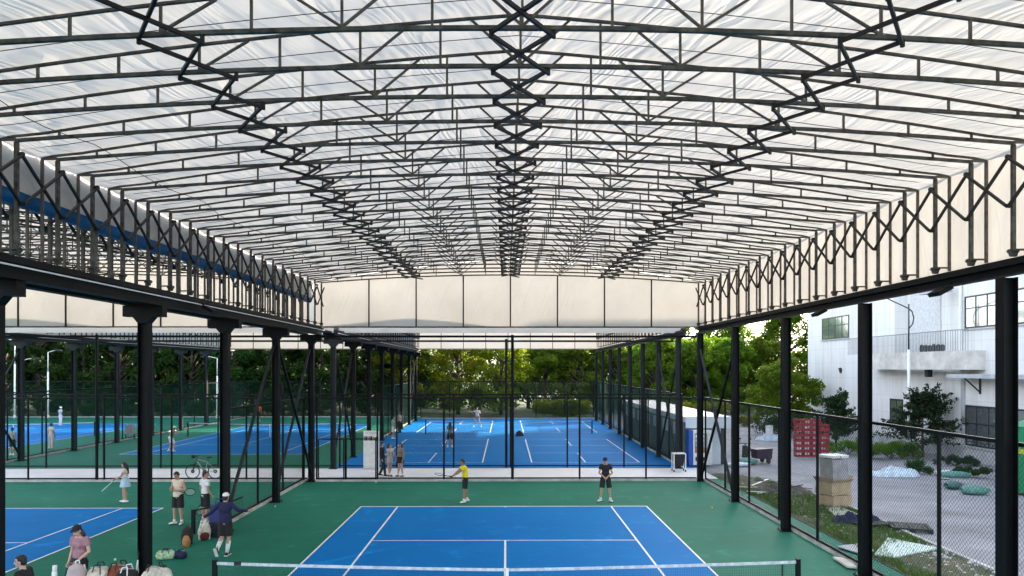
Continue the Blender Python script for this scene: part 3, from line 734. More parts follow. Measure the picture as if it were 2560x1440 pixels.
def brace(label, x, ya, yb, za=6.2, zb=.35, m='steel2', both=True):
    t = thing('cross_brace', label, 'brace', (x, ya, 0), 0, 'diagonal braces between columns')
    g = MB(); g.bar((x - .05, ya + .17, zb), (x - .05, yb - .17, za), .09, .09); g.build('diagonal', M[m], t, world=True)
    if both:
        g = MB(); g.bar((x + .05, yb - .17, zb), (x + .05, ya + .17, za), .09, .09); g.build('diagonal', M['steel'], t, world=True)
brace('crossed steel bars between the two rearmost columns left of the near court', -9.15, YC1[1], YC1[0])
brace('crossed steel bars between the two rearmost columns right of the near court', 9.18, YC1[1], YC1[0])
brace('single steel bar slanting from the column behind the man in navy', -9.15, YC1[2], YC1[1], both=False)
brace('crossed steel bars in the first bay between the far courts', -9.15, YC2[0], YC2[1])
brace('crossed steel bars in the first bay right of the far blue court', 9.18, YC2[0], YC2[1])
brace('crossed steel bars on the far left column row', -27.9, 36.5, 41.6)
brace('crossed steel bars in the last bay between the far courts', -9.15, YC2[6], YC2[7])
# small flood lights clipped under the beams
def flood(label, x, y, z, sx):
    t = thing('flood_light', label, 'flood light', (x, y, z))
    g = MB(); g.box(-.16, -.2, -.05, .16, .2, .04); g.build('housing', M['steel'], t)
    g = MB(); g.box(-.13, -.17, -.056, .13, .17, -.051); g.build('lens', M['lampglass'], t)
    g = MB(); g.bar((-sx * .16, 0, 0), (-sx * .3, 0, .05), .05, .03); g.build('bracket', M['steel'], t)
    t.rotation_euler = (0, sx * .5, 0)
flood('small flood light under the left runway beam of the near court', -8.45, 20.6, 7.0, 1)
flood('small flood light under the right runway beam near the white building', 9.05, 20.7, 6.93, -1)
flood('small flood light under the right runway beam closest to the camera', 9.05, 14.9, 6.93, -1)

# ------------------------------------------------------------------ ground, courts
struct('ground', MB().sheet(-500, -200, 500, 900, -.03), M['ground'])
struct('yard_road', MB().sheet(10.2, 4, 27.5, 70, -.012).sheet(10.2, 70, 40, 140, -.012), M['road'])
struct('court_surface', MB().sheet(-29, -6, 10.25, 34.62, -.004).sheet(-29, 38.35, -9.15, 79, -.004).sheet(-62, 30, -29, 79, -.004), M['courtgreen'])
g = MB().sheet(gp(902, 1266)[0], 4.2, gp(1618, 1266)[0], gp(1260, 1266)[1], 0).sheet(-24.0, 3.9, gp(408, 1271)[0], gp(0, 1271)[1], 0).sheet(-9.15, 38.35, 10.3, 76, -.004).sheet(-23.9, 44.65, -12.75, 68.4, 0).sheet(-46, 43.6, -33.2, 69.2, 0)
struct('court_paint', g, M['courtblue'])
struct('pale_path', MB().sheet(-40, 34.62, 10.25, 38.35, -.006), M['path'])
def line(g, x0, y0, x1, y1, w=.055):
    z = .004
    d = Vector((x1 - x0, y1 - y0, 0)).normalized(); n = Vector((-d.y, d.x, 0)) * w / 2
    g.add([(x0 + n.x, y0 + n.y, z), (x0 - n.x, y0 - n.y, z), (x1 - n.x, y1 - n.y, z), (x1 + n.x, y1 + n.y, z)], [(3, 2, 1, 0)])
g = MB()
bx0, bx1, by = gp(902, 1266)[0], gp(1618, 1266)[0], gp(1260, 1266)[1]
sl, sr, sv = gp(962, 1308)[0], gp(1560, 1308)[0], gp(1260, 1351)[1]
line(g, bx0, by, bx1, by, .1); line(g, bx0 + .02, by - .05, bx0 + .02, 4.2); line(g, bx1 - .02, by - .05, bx1 - .02, 4.2)
line(g, sl, by - .05, sl, 4.2, .06); line(g, sr, by - .05, sr, 4.2, .06); line(g, sl + .03, sv, sr - .03, sv, .06); line(g, -.02, sv - .03, -.02, 10, .06); line(g, -.02, by - .05, -.02, by - .16, .06)
LY = gp(0, 1271)[1]; LX = gp(408, 1271)[0]; LS = gp(70, 1357)
line(g, -24., LY, LX, LY, .08); line(g, LX - .03, LY - .04, LX - .03, 4, .06); line(g, LS[0], LY - .04, LS[0], 4, .06); line(g, LS[0] - .03, LS[1], -23, LS[1], .06); line(g, -22.6, LY - .04, -22.6, 4, .06); line(g, -18.5, LS[1] - .03, -18.5, 9, .06)
for yb_ in (40.6, 59.6):
    for xc in (-4.37, 4.51):
        a, b_ = xc - 3.05, xc + 3.05
        for yy in (0, 4.57, 8.84, 13.41): line(g, a, yb_ + yy, b_, yb_ + yy, .05)
        for xx in (a, b_): line(g, xx, yb_ + .03, xx, yb_ + 13.38, .07)
        for y1, y2 in ((0.03, 4.54), (8.87, 13.38)): line(g, xc, yb_ + y1, xc, yb_ + y2, .06)
for x0, x1, y0, y1 in ((-23.9, -12.75, 44.65, 68.4), (-44.4, -33.4, 45.2, 69.)):
    w = .06
    line(g, x0, y0, x1, y0, .08); line(g, x0, y1, x1, y1, .08)
    for xx in (x0, x0 + 1.38, x1 - 1.38, x1): line(g, xx, y0 + .04, xx, y1 - .04, w)
    for yy in (y0 + 5.5, y1 - 5.5): line(g, x0 + 1.41, yy, x1 - 1.41, yy, w)
    line(g, (x0 + x1) / 2, y0 + 5.53, (x0 + x1) / 2, y1 - 5.53, w)
struct('court_lines', g, M['line'])

# ------------------------------------------------------------------ nets
def tennis_net(label, xa, xb, y, fine, h0=1.07, h1=.914, group='nets across the courts'):
    t = thing('tennis_net', label, 'net', ((xa + xb) / 2, y, 0), 0, group)
    xm = (xa + xb) / 2
    hz = lambda x: h1 + (h0 - h1) * (abs(x - xm) / (xb - xm)) ** 1.3
    for x in (xa, xb):
        g = MB(); g.box(x - .045, y - .045, 0, x + .045, y + .045, h0 + .03); g.box(x - .05, y - .05, h0 + .03, x + .05, y + .05, h0 + .05); g.tube((x, y - .05, .7), (x, y - .12, .7), .02, .02, 6); g.build('post', M['steel'], t, world=True)
    g = MB(); n = int((xb - xa) / (.05 if fine else .12)); r = .0019 if fine else .004
    for i in range(1, n):
        x = xa + (xb - xa) * i / n; g.wire((x, y, .02), (x, y, hz(x) - .01), r)
    m = int(h1 / (.05 if fine else .12))
    for k in range(m):
        f = k / m; pts = [xa + (xb - xa) * i / 12 for i in range(13)]
        for a, b_ in zip(pts, pts[1:]): g.wire((a, y, .03 + (hz(a) - .03) * f), (b_, y, .03 + (hz(b_) - .03) * f), r)
    g.build('netting', M['netcord'], t, world=True)
    g = MB(); pts = [xa + .04 + (xb - xa - .08) * i / 24 for i in range(25)]
    for a, b_ in zip(pts, pts[1:]): g.bar((a, y, hz(a) - .025), (b_, y, hz(b_) - .025), .02, .062)
    g.build('headband', M['tape'], t, world=True)
    g = MB(); g.box(xm - .027, y - .013, 0, xm + .027, y + .013, h1 + .012); g.build('centre_strap', M['line'], t, world=True)
    if fine:
        g = MB(); g.box(xb - .36, y - .014, .02, xb - .33, y + .014, 1.0); g.build('net_stick', M['rubber'], t, world=True)
        g = MB(); g.box(xa + .42, y - .013, h0 - .07, xa + .58, y + .013, h0 + .012); g.build('tape_patch', M['rubber'], t, world=True)
x_a = at(537, 1408, 15.8)[0]; x_b = at(1995, 1402, 15.8)[0]
tennis_net('nearest tennis net with white headband across the bottom of the picture', x_a, x_b, 15.8, True)
tennis_net('tennis net across the middle of the far blue court', -6.5, 7.0, 58.4, False)
tennis_net('tennis net across the left blue court beyond the path', -24.9, -12.1, 56.5, False)
tennis_net('tennis net on the far left court behind the side fence', -45.3, -32.5, 57.1, False)
# low dividing net beside the bags
t = thing('divider_net', 'low black divider net ending at a short post beside the bags', 'net', (-10.1, 23.2, 0))
pa, pb = Vector((-10.05, 23.2, 0)), Vector((-9.35, 25.6, 0))
g = MB(); g.box(pa.x - .05, pa.y - .05, 0, pa.x + .05, pa.y + .05, .78); g.build('post', M['steel'], t, world=True)
g = MB()
for i in range(30):
    p_ = pa.lerp(pb, i / 29); g.wire(p_, p_ + Vector((0, 0, .74 - .06 * math.sin(i / 29 * 3.1))), .0035)
for k in range(9): g.wire(pa + Vector((0, 0, .02 + .08 * k)), pb + Vector((0, 0, .02 + .08 * k)), .0035)
g.build('netting', M['netcord'], t, world=True)
g = MB(); pts = [pa.lerp(pb, i / 10) + Vector((0, 0, .75 - .06 * math.sin(i / 10 * 3.1))) for i in range(11)]; g.pipe(pts, .03, 6); g.build('top_band', M['black'], t, True, world=True)

# ------------------------------------------------------------------ fences
def fence(label, axis, c, a, b, posts, h=3.92, z0=.1, pitch=.13, wr=.003, wm='wire', bars=(), group='wire mesh fences round the courts', gates=(), tall=(), mid=None):
    t = thing('mesh_fence', label, 'fence', (a, c, 0) if axis == 'x' else (c, a, 0), 0, group)
    P = (lambda s, z, o=0: (s, c + o, z)) if axis == 'x' else (lambda s, z, o=0: (c + o, s, z))
    g = MB(); g.bar(P(a, h), P(b, h), .075, .075); g.build('top_rail', M['steel'], t, world=True)
    g = MB(); g.bar(P(a, z0 + .05), P(b, z0 + .05), .06, .06); g.build('bottom_rail', M['steel'], t, world=True)
    if mid: g = MB(); g.bar(P(a, mid), P(b, mid), .05, .05); g.build('middle_rail', M['steel'], t, world=True)
    for s in posts:
        g = MB(); g.tube(P(s, 0), P(s, h + .03), .045, .045, 8); g.build('post', M['steel'], t, world=True)
    for s, zt in tall:
        g = MB(); g.tube(P(s, 0), P(s, zt), .07, .07, 8); g.build('tall_post', M['steel'], t, world=True)
    for s0, s1, z in bars:
        g = MB(); g.bar(P(s0, z), P(s1, z), .1, .1); g.build('high_bar', M['steel'], t, world=True)
    for s0, s1, zt in gates:
        g = MB(); g.pipe([P(s0, .06, -.06), P(s0, zt, -.06), P(s1, zt, -.06), P(s1, .06, -.06)], .03, 6); g.bar(P(s0, .14, -.06), P(s1, .14, -.06), .05); g.build('gate_frame', M['steel'], t, world=True)
    g = MB(); H = h - z0 - .06; n = int((b - a + H) / pitch)
    for i in range(n):
        for sg in (1, -1):
            s0 = a - H + i * pitch; s1 = s0 + H; u0, u1 = 0., 1.
            if s0 < a: u0 = (a - s0) / H
            if s1 > b: u1 = (b - s0) / H
            if u1 <= u0: continue
            za, zb_ = (z0 + .05 + H * u0, z0 + .05 + H * u1) if sg > 0 else (h - .01 - H * u0, h - .01 - H * u1)
            g.wire(P(s0 + H * u0, za), P(s0 + H * u1, zb_), wr)
    g.build('chain_mesh', M[wm], t, world=True)
    if z0 > .06:
        w = .09
        g = MB(); (g.box(a, c - w, 0, b, c + w, z0) if axis == 'x' else g.box(c - w, a, 0, c + w, b, z0)); g.build('kerb', M['kerb'], t, world=True)
rng = lambda a, b, s: [a + i * s for i in range(int((b - a) / s) + 1)]
fence('dark mesh fence with tall centre post behind the near court', 'x', 33.9, -8.95, 9.0, [-8.9, -7.55, -6.05, -2.92, 3.48, 6.62], tall=[(.31, 6.9)], bars=[(-8.97, 9.0, 6.82)], gates=[(-8.8, -7.62, 2.0), (-7.5, -6.12, 2.0)], wr=.0026)
fence('dark mesh fence behind the left neighbouring court', 'x', 33.9, -27.7, -9.33, [-26, -22.4, -18.85, -15.7, -12.2, -9.5], tall=[(-19.2, 6.9)], bars=[(-27.7, -9.33, 6.82)], wr=.0026)
fence('dark mesh fence beyond the pale path before the far blue court', 'x', 38.6, -8.95, 9.0, rng(-8.9, 9, 3.05), tall=[(.02, 6.9)], bars=[(-8.9, 9., 6.78)], z0=.05, wr=.0026, pitch=.15)
fence('dark mesh fence beyond the pale path before the left blue court', 'x', 38.6, -27.7, -9.33, rng(-27.6, -9.3, 3.05), bars=[(-27.7, -9.33, 6.78)], z0=.05, wr=.003, pitch=.15, wm='wiregreen')
fence('long mesh fence on a kerb along the right side of the near court', 'y', 9.42, 5, 33.9, [33.85 - 3.05 * k for k in range(10)], pitch=.105, wr=.0031)
fence('green mesh fence along the right side of the far blue court', 'y', 9.45, 38.4, 76, rng(38.5, 76, 3.05), wm='wiregreen', wr=.006, pitch=.16)
fence('green mesh fence across the far end of the far blue court', 'x', 76.2, -9, 9.4, rng(-9, 9.4, 3.05), wm='wiregreen', wr=.0055, pitch=.17)
fence('green mesh fence across the far end of the left courts', 'x', 78.5, -60, -9.3, rng(-60, -9.3, 3.05), wm='wiregreen', wr=.0065, pitch=.18)
fence('green side fence between the left court and the far left court', 'y', -28.2, 34.6, 78, rng(34.8, 78, 3.05), wm='wiregreen', wr=.0045, pitch=.16)
fence('short mesh fence left of the near court ending at a gate post', 'y', -9.5, 24.6, 33.8, [33.7, 30.7, 27.6], wr=.0026)
fence('green mesh fence between the far courts near the far end', 'y', -9.5, 55, 76, rng(55, 76, 3.05), wm='wiregreen', wr=.006, pitch=.16)
# ------------------------------------------------------------------ trees
nrs = np.random.RandomState(5)
def leaf_cloud(centers, radii, per, size, flat=.55, droop=.25):
    """many small leaf faces spread through the clumps of a crown"""
    V = []; Fc = []
    tot = 0
    for c, r in zip(centers, radii):
        n = int(per * (r / np.mean(radii)) ** 2)
        d = nrs.normal(size=(n, 3)); d /= np.linalg.norm(d, axis=1)[:, None] + 1e-9
        rr = r * (nrs.rand(n) ** .45)[:, None]
        p = np.array(c) + d * rr * np.array([1, 1, flat + .2])
        nn = nrs.normal(size=(n, 3)) * .8 + d * .5 + np.array([0, 0, .7]); nn /= np.linalg.norm(nn, axis=1)[:, None]
        a = np.cross(nn, nrs.normal(size=(n, 3))); a /= np.linalg.norm(a, axis=1)[:, None] + 1e-9
        b = np.cross(nn, a)
        s = (size * (.6 + .8 * nrs.rand(n)))[:, None]
        q = np.stack([p - a * s, p - b * s * .55 - nn * s * .1, p + a * s - nn * s * droop, p + b * s * .55 - nn * s * .1], 1)
        V.append(q.reshape(-1, 3)); Fc.append(np.arange(tot, tot + 4 * n).reshape(-1, 4)); tot += 4 * n
    V = np.concatenate(V); Fc = np.concatenate(Fc)
    return V, Fc
def np_mesh(name, V, Fc, m):
    me = bpy.data.meshes.new(name)
    me.vertices.add(len(V)); me.vertices.foreach_set('co', V.astype('f').ravel())
    n = len(Fc); me.loops.add(4 * n); me.loops.foreach_set('vertex_index', Fc.astype('i').ravel())
    me.polygons.add(n); me.polygons.foreach_set('loop_start', np.arange(0, 4 * n, 4, dtype='i'))
    try: me.polygons.foreach_set('loop_total', np.full(n, 4, dtype='i'))
    except Exception: pass
    me.materials.append(m); me.update(calc_edges=True); me.validate()
    return me
def tree_mesh(h, rx, base, m, seed, clumps=46, per=120, size=.17, top=1.):
    r = random.Random(seed)
    tr = MB(); pts = [(0, 0, 0)]; x = y = 0
    for k in range(1, 6):
        x += r.uniform(-.12, .12); y += r.uniform(-.12, .12); pts.append((x, y, h * .8 * k / 5))
    rad = [h * .024 * (1 - .13 * k) for k in range(6)]
    tr.pipe(pts, rad, 8)
    C = []; Rr = []
    for k in range(clumps):
        z = base + (h - base) * r.random() ** .85
        f = (z - base) / (h - base)
        prof = math.sqrt(max(.03, 1 - (2 * f - .85) ** 2 / 1.35)) if f < .95 else .35
        a = r.uniform(0, 2 * math.pi); q = rx * prof * (.45 + .6 * r.random() ** .5)
        c = (math.cos(a) * q, math.sin(a) * q, z * top)
        C.append(c); Rr.append(rx * r.uniform(.2, .36))
        if k % 2 == 0:
            s = Vector(pts[min(4, 1 + int(f * 4))]); s.z = max(base * .6, c[2] - q * .8) if c[2] - q * .8 < h * .78 else h * .7
            e = Vector(c); mdl = s.lerp(e, .5) + Vector((0, 0, q * .08))
            tr.tube(s, mdl, h * .008, h * .006, 6); tr.tube(mdl, e, h * .006, h * .002, 6)
    V, Fc = leaf_cloud(C, Rr, per, size)
    return tr.mesh('trunk', M['bark'], True), np_mesh('crown', V, Fc, M[m])
TREES = {}
for key, args in dict(dark=(11.5, 3.3, .7, 'leafd', 1, 60, 150, .2), dark2=(10.5, 3.0, .5, 'leafd', 2, 54, 150, .19), bright=(8.6, 2.8, .4, 'leaf', 3, 80, 170, .15), bright2=(8.3, 2.9, .4, 'leaf', 4, 80, 170, .15),
                      yellow=(9.6, 3.3, .6, 'leafy', 6, 80, 150, .16), tall=(12.6, 3.7, 1.2, 'leaf', 8, 90, 160, .19), round=(5.9, 2.6, 1.5, 'leaf', 9, 60, 230, .11)).items():
    TREES[key] = tree_mesh(*args)
def tree(kind, x, y, label, sc_=1., sz=None, group='trees beyond the courts', name='broadleaf_tree'):
    tm, cm = TREES[kind]
    t = thing(name, label, 'tree', (x, y, -.03), rnd.uniform(0, 6.28), group)
    t.scale = (sc_, sc_, sz or sc_)
    child('trunk', tm, t); child('crown', cm, t)
    return t
# dark row behind the left courts
for i in range(11):
    x = -58 + i * 4.6 + rnd.uniform(-.6, .6)
    tree(('dark', 'dark2')[i % 2], x, 82.5 + rnd.uniform(-1.5, 1.5), 'dark broadleaf tree behind the left courts, %s from the left in the front row' % ORD[i], rnd.uniform(.92, 1.1))
for i in range(9):
    x = -62 + i * 6.4 + rnd.uniform(-1, 1)
    tree(('dark2', 'dark')[i % 2], x, 89 + rnd.uniform(-2, 2), 'taller dark tree in the rear row behind the left courts, %s from the left' % ORD[i], rnd.uniform(1.1, 1.3))
tree('yellow', -5.6, 84, 'sunlit yellow green tree behind the far blue court, left of the tall centre post', 1.05)
tree('yellow', -.6, 83, 'sunlit yellow green tree directly behind the tall centre post of the fence', 1.0)
tree('yellow', -12.2, 83, 'shaded yellow green tree between the far column rows', 1.0)
for i in range(6):
    x = 4.6 + i * 4.3 + rnd.uniform(-.3, .3)
    tree(('bright', 'bright2')[i % 2], x, 87 + rnd.uniform(-1, 1), 'bright clipped looking tree in the row right of centre, %s from the left' % ORD[i], rnd.uniform(.95, 1.05))
for i, (x, y) in enumerate(((3, 96), (10, 97), (17, 96), (24, 98), (31, 99), (38.5, 98))):
    tree('tall', x, y, 'tall green tree behind the bright row, %s from the left' % ORD[i], rnd.uniform(.9, .98) if i < 3 else 1.0)
for i, (x, y) in enumerate(((17.4, 82), (22, 83), (26.5, 84), (31, 86))):
    tree(('bright2', 'bright')[i % 2], x, y, 'leafy tree beyond the white shed beside the sunny path, %s from the left' % ORD[i], 1.02)
tx = at(1962, 1040, 59)[0]
tree('round', tx, 59, 'round bright green tree at the near end of the row, left of the white building', 1.0, 1.0)
# a far wood closing the gaps behind the rows
C = []; Rr = []
for i in range(330):
    C.append((nrs.uniform(-95, 62), nrs.uniform(103, 112), nrs.uniform(.2, 9.5))); Rr.append(nrs.uniform(1.3, 2.4))
for i in range(420):
    C.append((nrs.uniform(-80, 32), nrs.uniform(94, 100), nrs.uniform(.2, 8.8))); Rr.append(nrs.uniform(1.2, 2.0))
V, Fc = leaf_cloud(C, Rr, 110, .27)
fw = bpy.data.objects.new('woods', np_mesh('woods', V, Fc, M['leafd'])); COL.objects.link(fw); tag(fw, 'dense dark green wood behind the tree rows', 'wood', kind='stuff')
# clipped hedge and shrubs
def bush(name, label, x, y, rx, ry, h, m, per=160, size=.09, cat='shrub', z=0., k=16, group=None):
    C = []; Rr = []
    for i in range(k):
        C.append((nrs.uniform(-rx, rx) * .8, nrs.uniform(-ry, ry) * .8, h * nrs.uniform(.25, .72))); Rr.append(h * nrs.uniform(.26, .4))
    V, Fc = leaf_cloud(C, Rr, per, size)
    V[:, 2] = np.maximum(V[:, 2], .0)
    t = thing(name, label, cat, (x, y, z), 0, group)
    child('foliage', np_mesh('foliage', V, Fc, M[m]), t)
    g = MB()
    for i in range(6): g.tube((0, 0, 0), (nrs.uniform(-rx, rx) * .6, nrs.uniform(-ry, ry) * .6, h * .6), .02, .01, 5)
    child('stem', g.mesh('stem', M['bark']), t)
    return t
bush('hedge', 'long sunlit yellow green hedge behind the white shed', 17, 66, 4.2, .7, 2.6, 'leafy', 260, .1, 'hedge', k=40)
bush('hedge', 'low sunlit hedge behind the far blue court', 5.5, 78.5, 4.5, .6, 2.3, 'leafy', 240, .11, 'hedge', k=36)
bush('hedge', 'low dark hedge behind the far left courts', -34, 80, 16, .6, 1.6, 'leafd', 200, .13, 'hedge', k=70)
x, y = gp(1945, 1080); bush('shrub', 'dark shrub beside the sunny path left of the red crates', 21.2, 56, 1.9, 1.2, 2.1, 'leafd', 220, .08)
bush('shrub', 'low yellow flowering shrub at the sunny end of the road', 22.3, 66, 1.2, .8, 1.3, 'leafy', 160, .07)
x, y = gp(2135, 1140); bush('shrub', 'low green shrub between the red crates and the big lamp post', x, 44.2, 1.5, .7, 1.1, 'leaf', 200, .06)
x, y = gp(2245, 1150); bush('shrub', 'wide grassy green bush at the foot of the white building', x, 42.3, 1.9, .6, 1.15, 'leaf', 330, .05, k=26)
x, y = gp(2316, 1190); bush('shrub', 'small dark bush between the plastic sheet and the white slabs', x, 36.2, .6, .4, .75, 'leafd', 160, .045)
x, y = gp(2430, 1195); bush('shrub', 'low brownish bush behind the green sacks', x, 35.0, 1.0, .5, .6, 'leafd', 170, .045)
x, y = gp(2390, 1165); bush('shrub', 'dry brown scrub under the dark conifer', x, 39.0, 1.5, .6, .7, 'needle', 160, .05)
def spiky(label, x, y, h, r, seed):
    q = random.Random(seed); t = thing('conifer', label, 'tree', (x, y, -.02))
    g = MB(); g.tube((0, 0, 0), (0, 0, h * .75), .09, .03, 8); C = []; Rr = []
    for i in range(64):
        f = q.random(); a = q.uniform(0, 6.28); L = r * (1.05 - .75 * f) * q.uniform(.6, 1.15)
        s = Vector((0, 0, h * (.16 + .55 * f))); e = s + Vector((math.cos(a) * L, math.sin(a) * L, h * .2 * q.uniform(-.2, 1.3)))
        g.tube(s, e, .022, .006, 5)
        for k in range(6):
            p_ = s.lerp(e, .3 + .14 * k); C.append(tuple(p_)); Rr.append(.3 * (1 - .1 * k) * h / 4.5)
    V, Fc = leaf_cloud(C, Rr, 26, .075 * h / 4.5, .7)
    child('trunk', g.mesh('trunk', M['bark'], True), t); child('crown', np_mesh('crown', V, Fc, M['needle']), t)
x, y = gp(2292, 1140); spiky('larger dark spiky conifer beside the white lamp post', x + .1, 43.0, 4.9, 2.9, 3)
x, y = gp(2096, 1105); spiky('smaller dark spiky conifer behind the red crates', 21.9, 47.5, 4.6, 2.2, 5)

# ------------------------------------------------------------------ white building on the right
BX = 26.6
def wallmat():
    m, nt, out = nodes('white panel facade')
    p = nt.nodes.new('ShaderNodeBsdfPrincipled'); p.inputs['Roughness'].default_value = .7
    v = coords(nt)
    sx = nt.nodes.new('ShaderNodeSeparateXYZ'); cx = nt.nodes.new('ShaderNodeCombineXYZ')
    nt.links.new(v, sx.inputs[0]); nt.links.new(sx.outputs[1], cx.inputs[0]); nt.links.new(sx.outputs[2], cx.inputs[1])
    b = nt.nodes.new('ShaderNodeTexBrick'); b.offset = 0
    b.inputs['Scale'].default_value = 1; b.inputs['Brick Width'].default_value = 1.6; b.inputs['Row Height'].default_value = 1.15; b.inputs['Mortar Size'].default_value = .012
    b.inputs['Color1'].default_value = (.78, .775, .76, 1); b.inputs['Color2'].default_value = (.755, .75, .735, 1); b.inputs['Mortar'].default_value = (.6, .595, .58, 1)
    nt.links.new(cx.outputs[0], b.inputs['Vector'])
    st = noise_n(nt, coords(nt, (1.6, 1.6, .12)), 1.2, 5, .65)
    c = mixc(nt, ramp(nt, st, [(.45, (0, 0, 0)), (.8, (.7,) * 3)]), b.outputs['Color'], (.5, .47, .43))
    nt.links.new(c, p.inputs['Base Color']); nt.links.new(p.outputs[0], out.inputs[0])
    return m
M['facade'] = wallmat()
M['brickwhite'] = mat('white painted brick', (.62, .63, .63), .8, 0, .12, 6)
M['frame'] = mat('dark window frame', (.02, .025, .03), .4)
M['concrete'] = mat('pale concrete', (.56, .53, .49), .85, 0, .2, 1.4, .3, 30)
M['concrete2'] = mat('grey concrete', (.42, .43, .45), .85, 0, .2, 1.4, .3, 30)
def glassmat():
    m, nt, out = nodes('window glass'); p = nt.nodes.new('ShaderNodeBsdfPrincipled')
    p.inputs['Base Color'].default_value = (.5, .55, .58, 1); p.inputs['Roughness'].default_value = .08; p.inputs['Metallic'].default_value = .85
    nt.links.new(bump(nt, noise_n(nt, coords(nt), .8, 2), .06, .1), p.inputs['Normal']); nt.links.new(p.outputs[0], out.inputs[0]); return m
M['glass'] = glassmat()
bld = thing('factory_building', 'white panel clad building with balcony and dark framed windows beyond the yard', 'building', (BX, 40, 0))
y_end = onX(2020, 900, BX)[0]
ry0, ry1 = onX(2405, 800, BX)[0], onX(2236, 800, BX)[0]; rz0, rz1 = onX(2300, 925, BX)[1] - .1, 12.
g = MB()
g.box(BX, ry1, 0, BX + 14, y_end, 17.6); g.box(BX, 14, 0, BX + 14, ry0, 17.6); g.box(BX, ry0, 0, BX + 14, ry1, rz0); g.box(BX, ry0, rz1, BX + 14, ry1, 17.6); g.box(BX + .9, ry0, rz0, BX + 14, ry1, rz1)
g.build('wall', M['facade'], bld, world=True)
g = MB(); g.prism([(50.8, 17.58), (50.8, 17.62), (59.6, 22.75), (60.4, 22.75), (60.4, 17.58)], 'x', BX + .004, BX + 5); g.build('roof_sun_blocker', M['facade'], bld, world=True)  # unseen sloped block added to keep sun off the near court
g = MB(); g.box(44, 60.5, 0, 70, 102, 28); g.build('rear_sun_blocker', M['facade'], bld, world=True)  # unseen tall block added to shade the courts from low sun
g = MB(); g.box(BX + .82, onX(2318, 780, BX)[0], rz0, BX + .9, onX(2246, 780, BX)[0], rz1); 
for k in range(26):
    for j in range(9):
        ya = onX(2318, 780, BX)[0]; w = (onX(2246, 780, BX)[0] - ya) / 8; y_ = ya + (j - .5 * (k % 2)) * w
        g.box(BX + .8, max(ya, y_ + .02), rz0 + .02 + k * .2, BX + .82, min(ya + 8 * w, y_ + w - .02), rz0 + .18 + k * .2)
g.build('brick_panel', M['brickwhite'], bld, world=True)
def window(u0, v0, u1, v1, cols, rowsplit, depth=.12, nm='window'):
    ya, yb = onX(u1, 800, BX)[0], onX(u0, 800, BX)[0]
    z1 = (onX(u0, v0, BX)[1] + onX(u1, v0 - abs(v0) * 0, BX)[1]) / 2; z1 = onX(u0, v0, BX)[1]; z0 = onX(u0, v1, BX)[1]
    g = MB(); t_ = .09; X = BX - .05
    g.box(X, ya, z0, X + .08, yb, z0 + t_); g.box(X, ya, z1 - t_, X + .08, yb, z1); g.box(X, ya, z0 + t_, X + .08, ya + t_, z1 - t_); g.box(X, yb - t_, z0 + t_, X + .08, yb, z1 - t_)
    for k in range(1, cols):
        y_ = ya + (yb - ya) * k / cols; g.box(X + .01, y_ - .04, z0 + t_, X + .07, y_ + .04, z1 - t_)
    zm = z0 + (z1 - z0) * rowsplit; g.box(X + .015, ya + t_, zm - .03, X + .065, yb - t_, zm + .03)
    w = g.build(nm, M['frame'], bld, world=True)
    g = MB(); g.box(BX - .02, ya + t_, z0 + t_, BX - .005, yb - t_, z1 - t_)
    p_ = g.mesh('pane', M['glass'], off=tuple(bld.location)); child('pane', p_, w)
    g = MB(); g.box(BX - .12, ya - .1, z0 - .1, BX - .002, yb + .1, z0 - .01); child('sill', g.mesh('sill', M['concrete2'], off=tuple(bld.location)), w)
window(2056, 797, 2123, 850, 4, .6); window(2413, 742, 2600, 822, 6, .62); window(2415, 1012, 2610, 1112, 6, .55); window(2226, 996, 2258, 1060, 2, .5)
window(2452, 742 - 260, 2640, 822 - 240, 6, .62)
# balcony with parapet and railing
by0, by1 = onX(2400, 900, BX - 1.3)[0], onX(2150, 900, BX - 1.3)[0]
bz0, bz1 = onX(2300, 924, BX - 1.3)[1], onX(2300, 880, BX - 1.3)[1]
g = MB(); g.prism([(BX - .003, by0 - .2), (BX - 1.0, by0 - .2), (BX - 1.3, by0 + 1.4), (BX - 1.3, by1), (BX - .003, by1)], 'z', bz0, bz1); bal = g.build('balcony', M['concrete'], bld, world=True)
zr = onX(2300, 832, BX - 1.3)[1]
g = MB(); path = [(BX - .95, by0 - .15), (BX - 1.25, by0 + 1.4), (BX - 1.25, by1 + 1.9)]
for (xa, ya), (xb, yb) in zip(path, path[1:]):
    g.bar((xa, ya, zr), (xb, yb, zr), .05); n = int(math.hypot(xb - xa, yb - ya) / .16)
    for i in range(n + 1):
        f = i / n; g.tube((xa + (xb - xa) * f, ya + (yb - ya) * f, bz1), (xa + (xb - xa) * f, ya + (yb - ya) * f, zr), .014, .014, 5)
M['railgrey'] = mat('grey railing', (.22, .22, .23), .5)
child('railing', g.mesh('railing', M['railgrey'], off=tuple(bld.location)), bal)
g = MB(); yp = onX(2406, 800, BX)[0]; g.tube((BX - .12, yp, onX(2406, 940, BX)[1]), (BX - .12, yp, 17.5), .08, .08, 8); g.build('drain_pipe', M['white'], bld, world=True)
g = MB(); zc_ = onX(2450, 945, BX)[1]; y0_ = onX(2365, 940, BX - 1.2)[0]; g.box(BX - 1.2, 16.5, zc_, BX - .003, y0_, zc_ + .22); aw = g.build('awning', M['concrete2'], bld, world=True)
g = MB(); yk = onX(2452, 960, BX)[0]; g.bar((BX - .9, yk, zc_ - .02), (BX - .05, yk, zc_ - .8), .06); g.bar((BX - .05, yk, zc_ - .02), (BX - .05, yk, zc_ - .9), .08); child('bracket', g.mesh('bracket', M['frame'], off=tuple(bld.location)), aw)
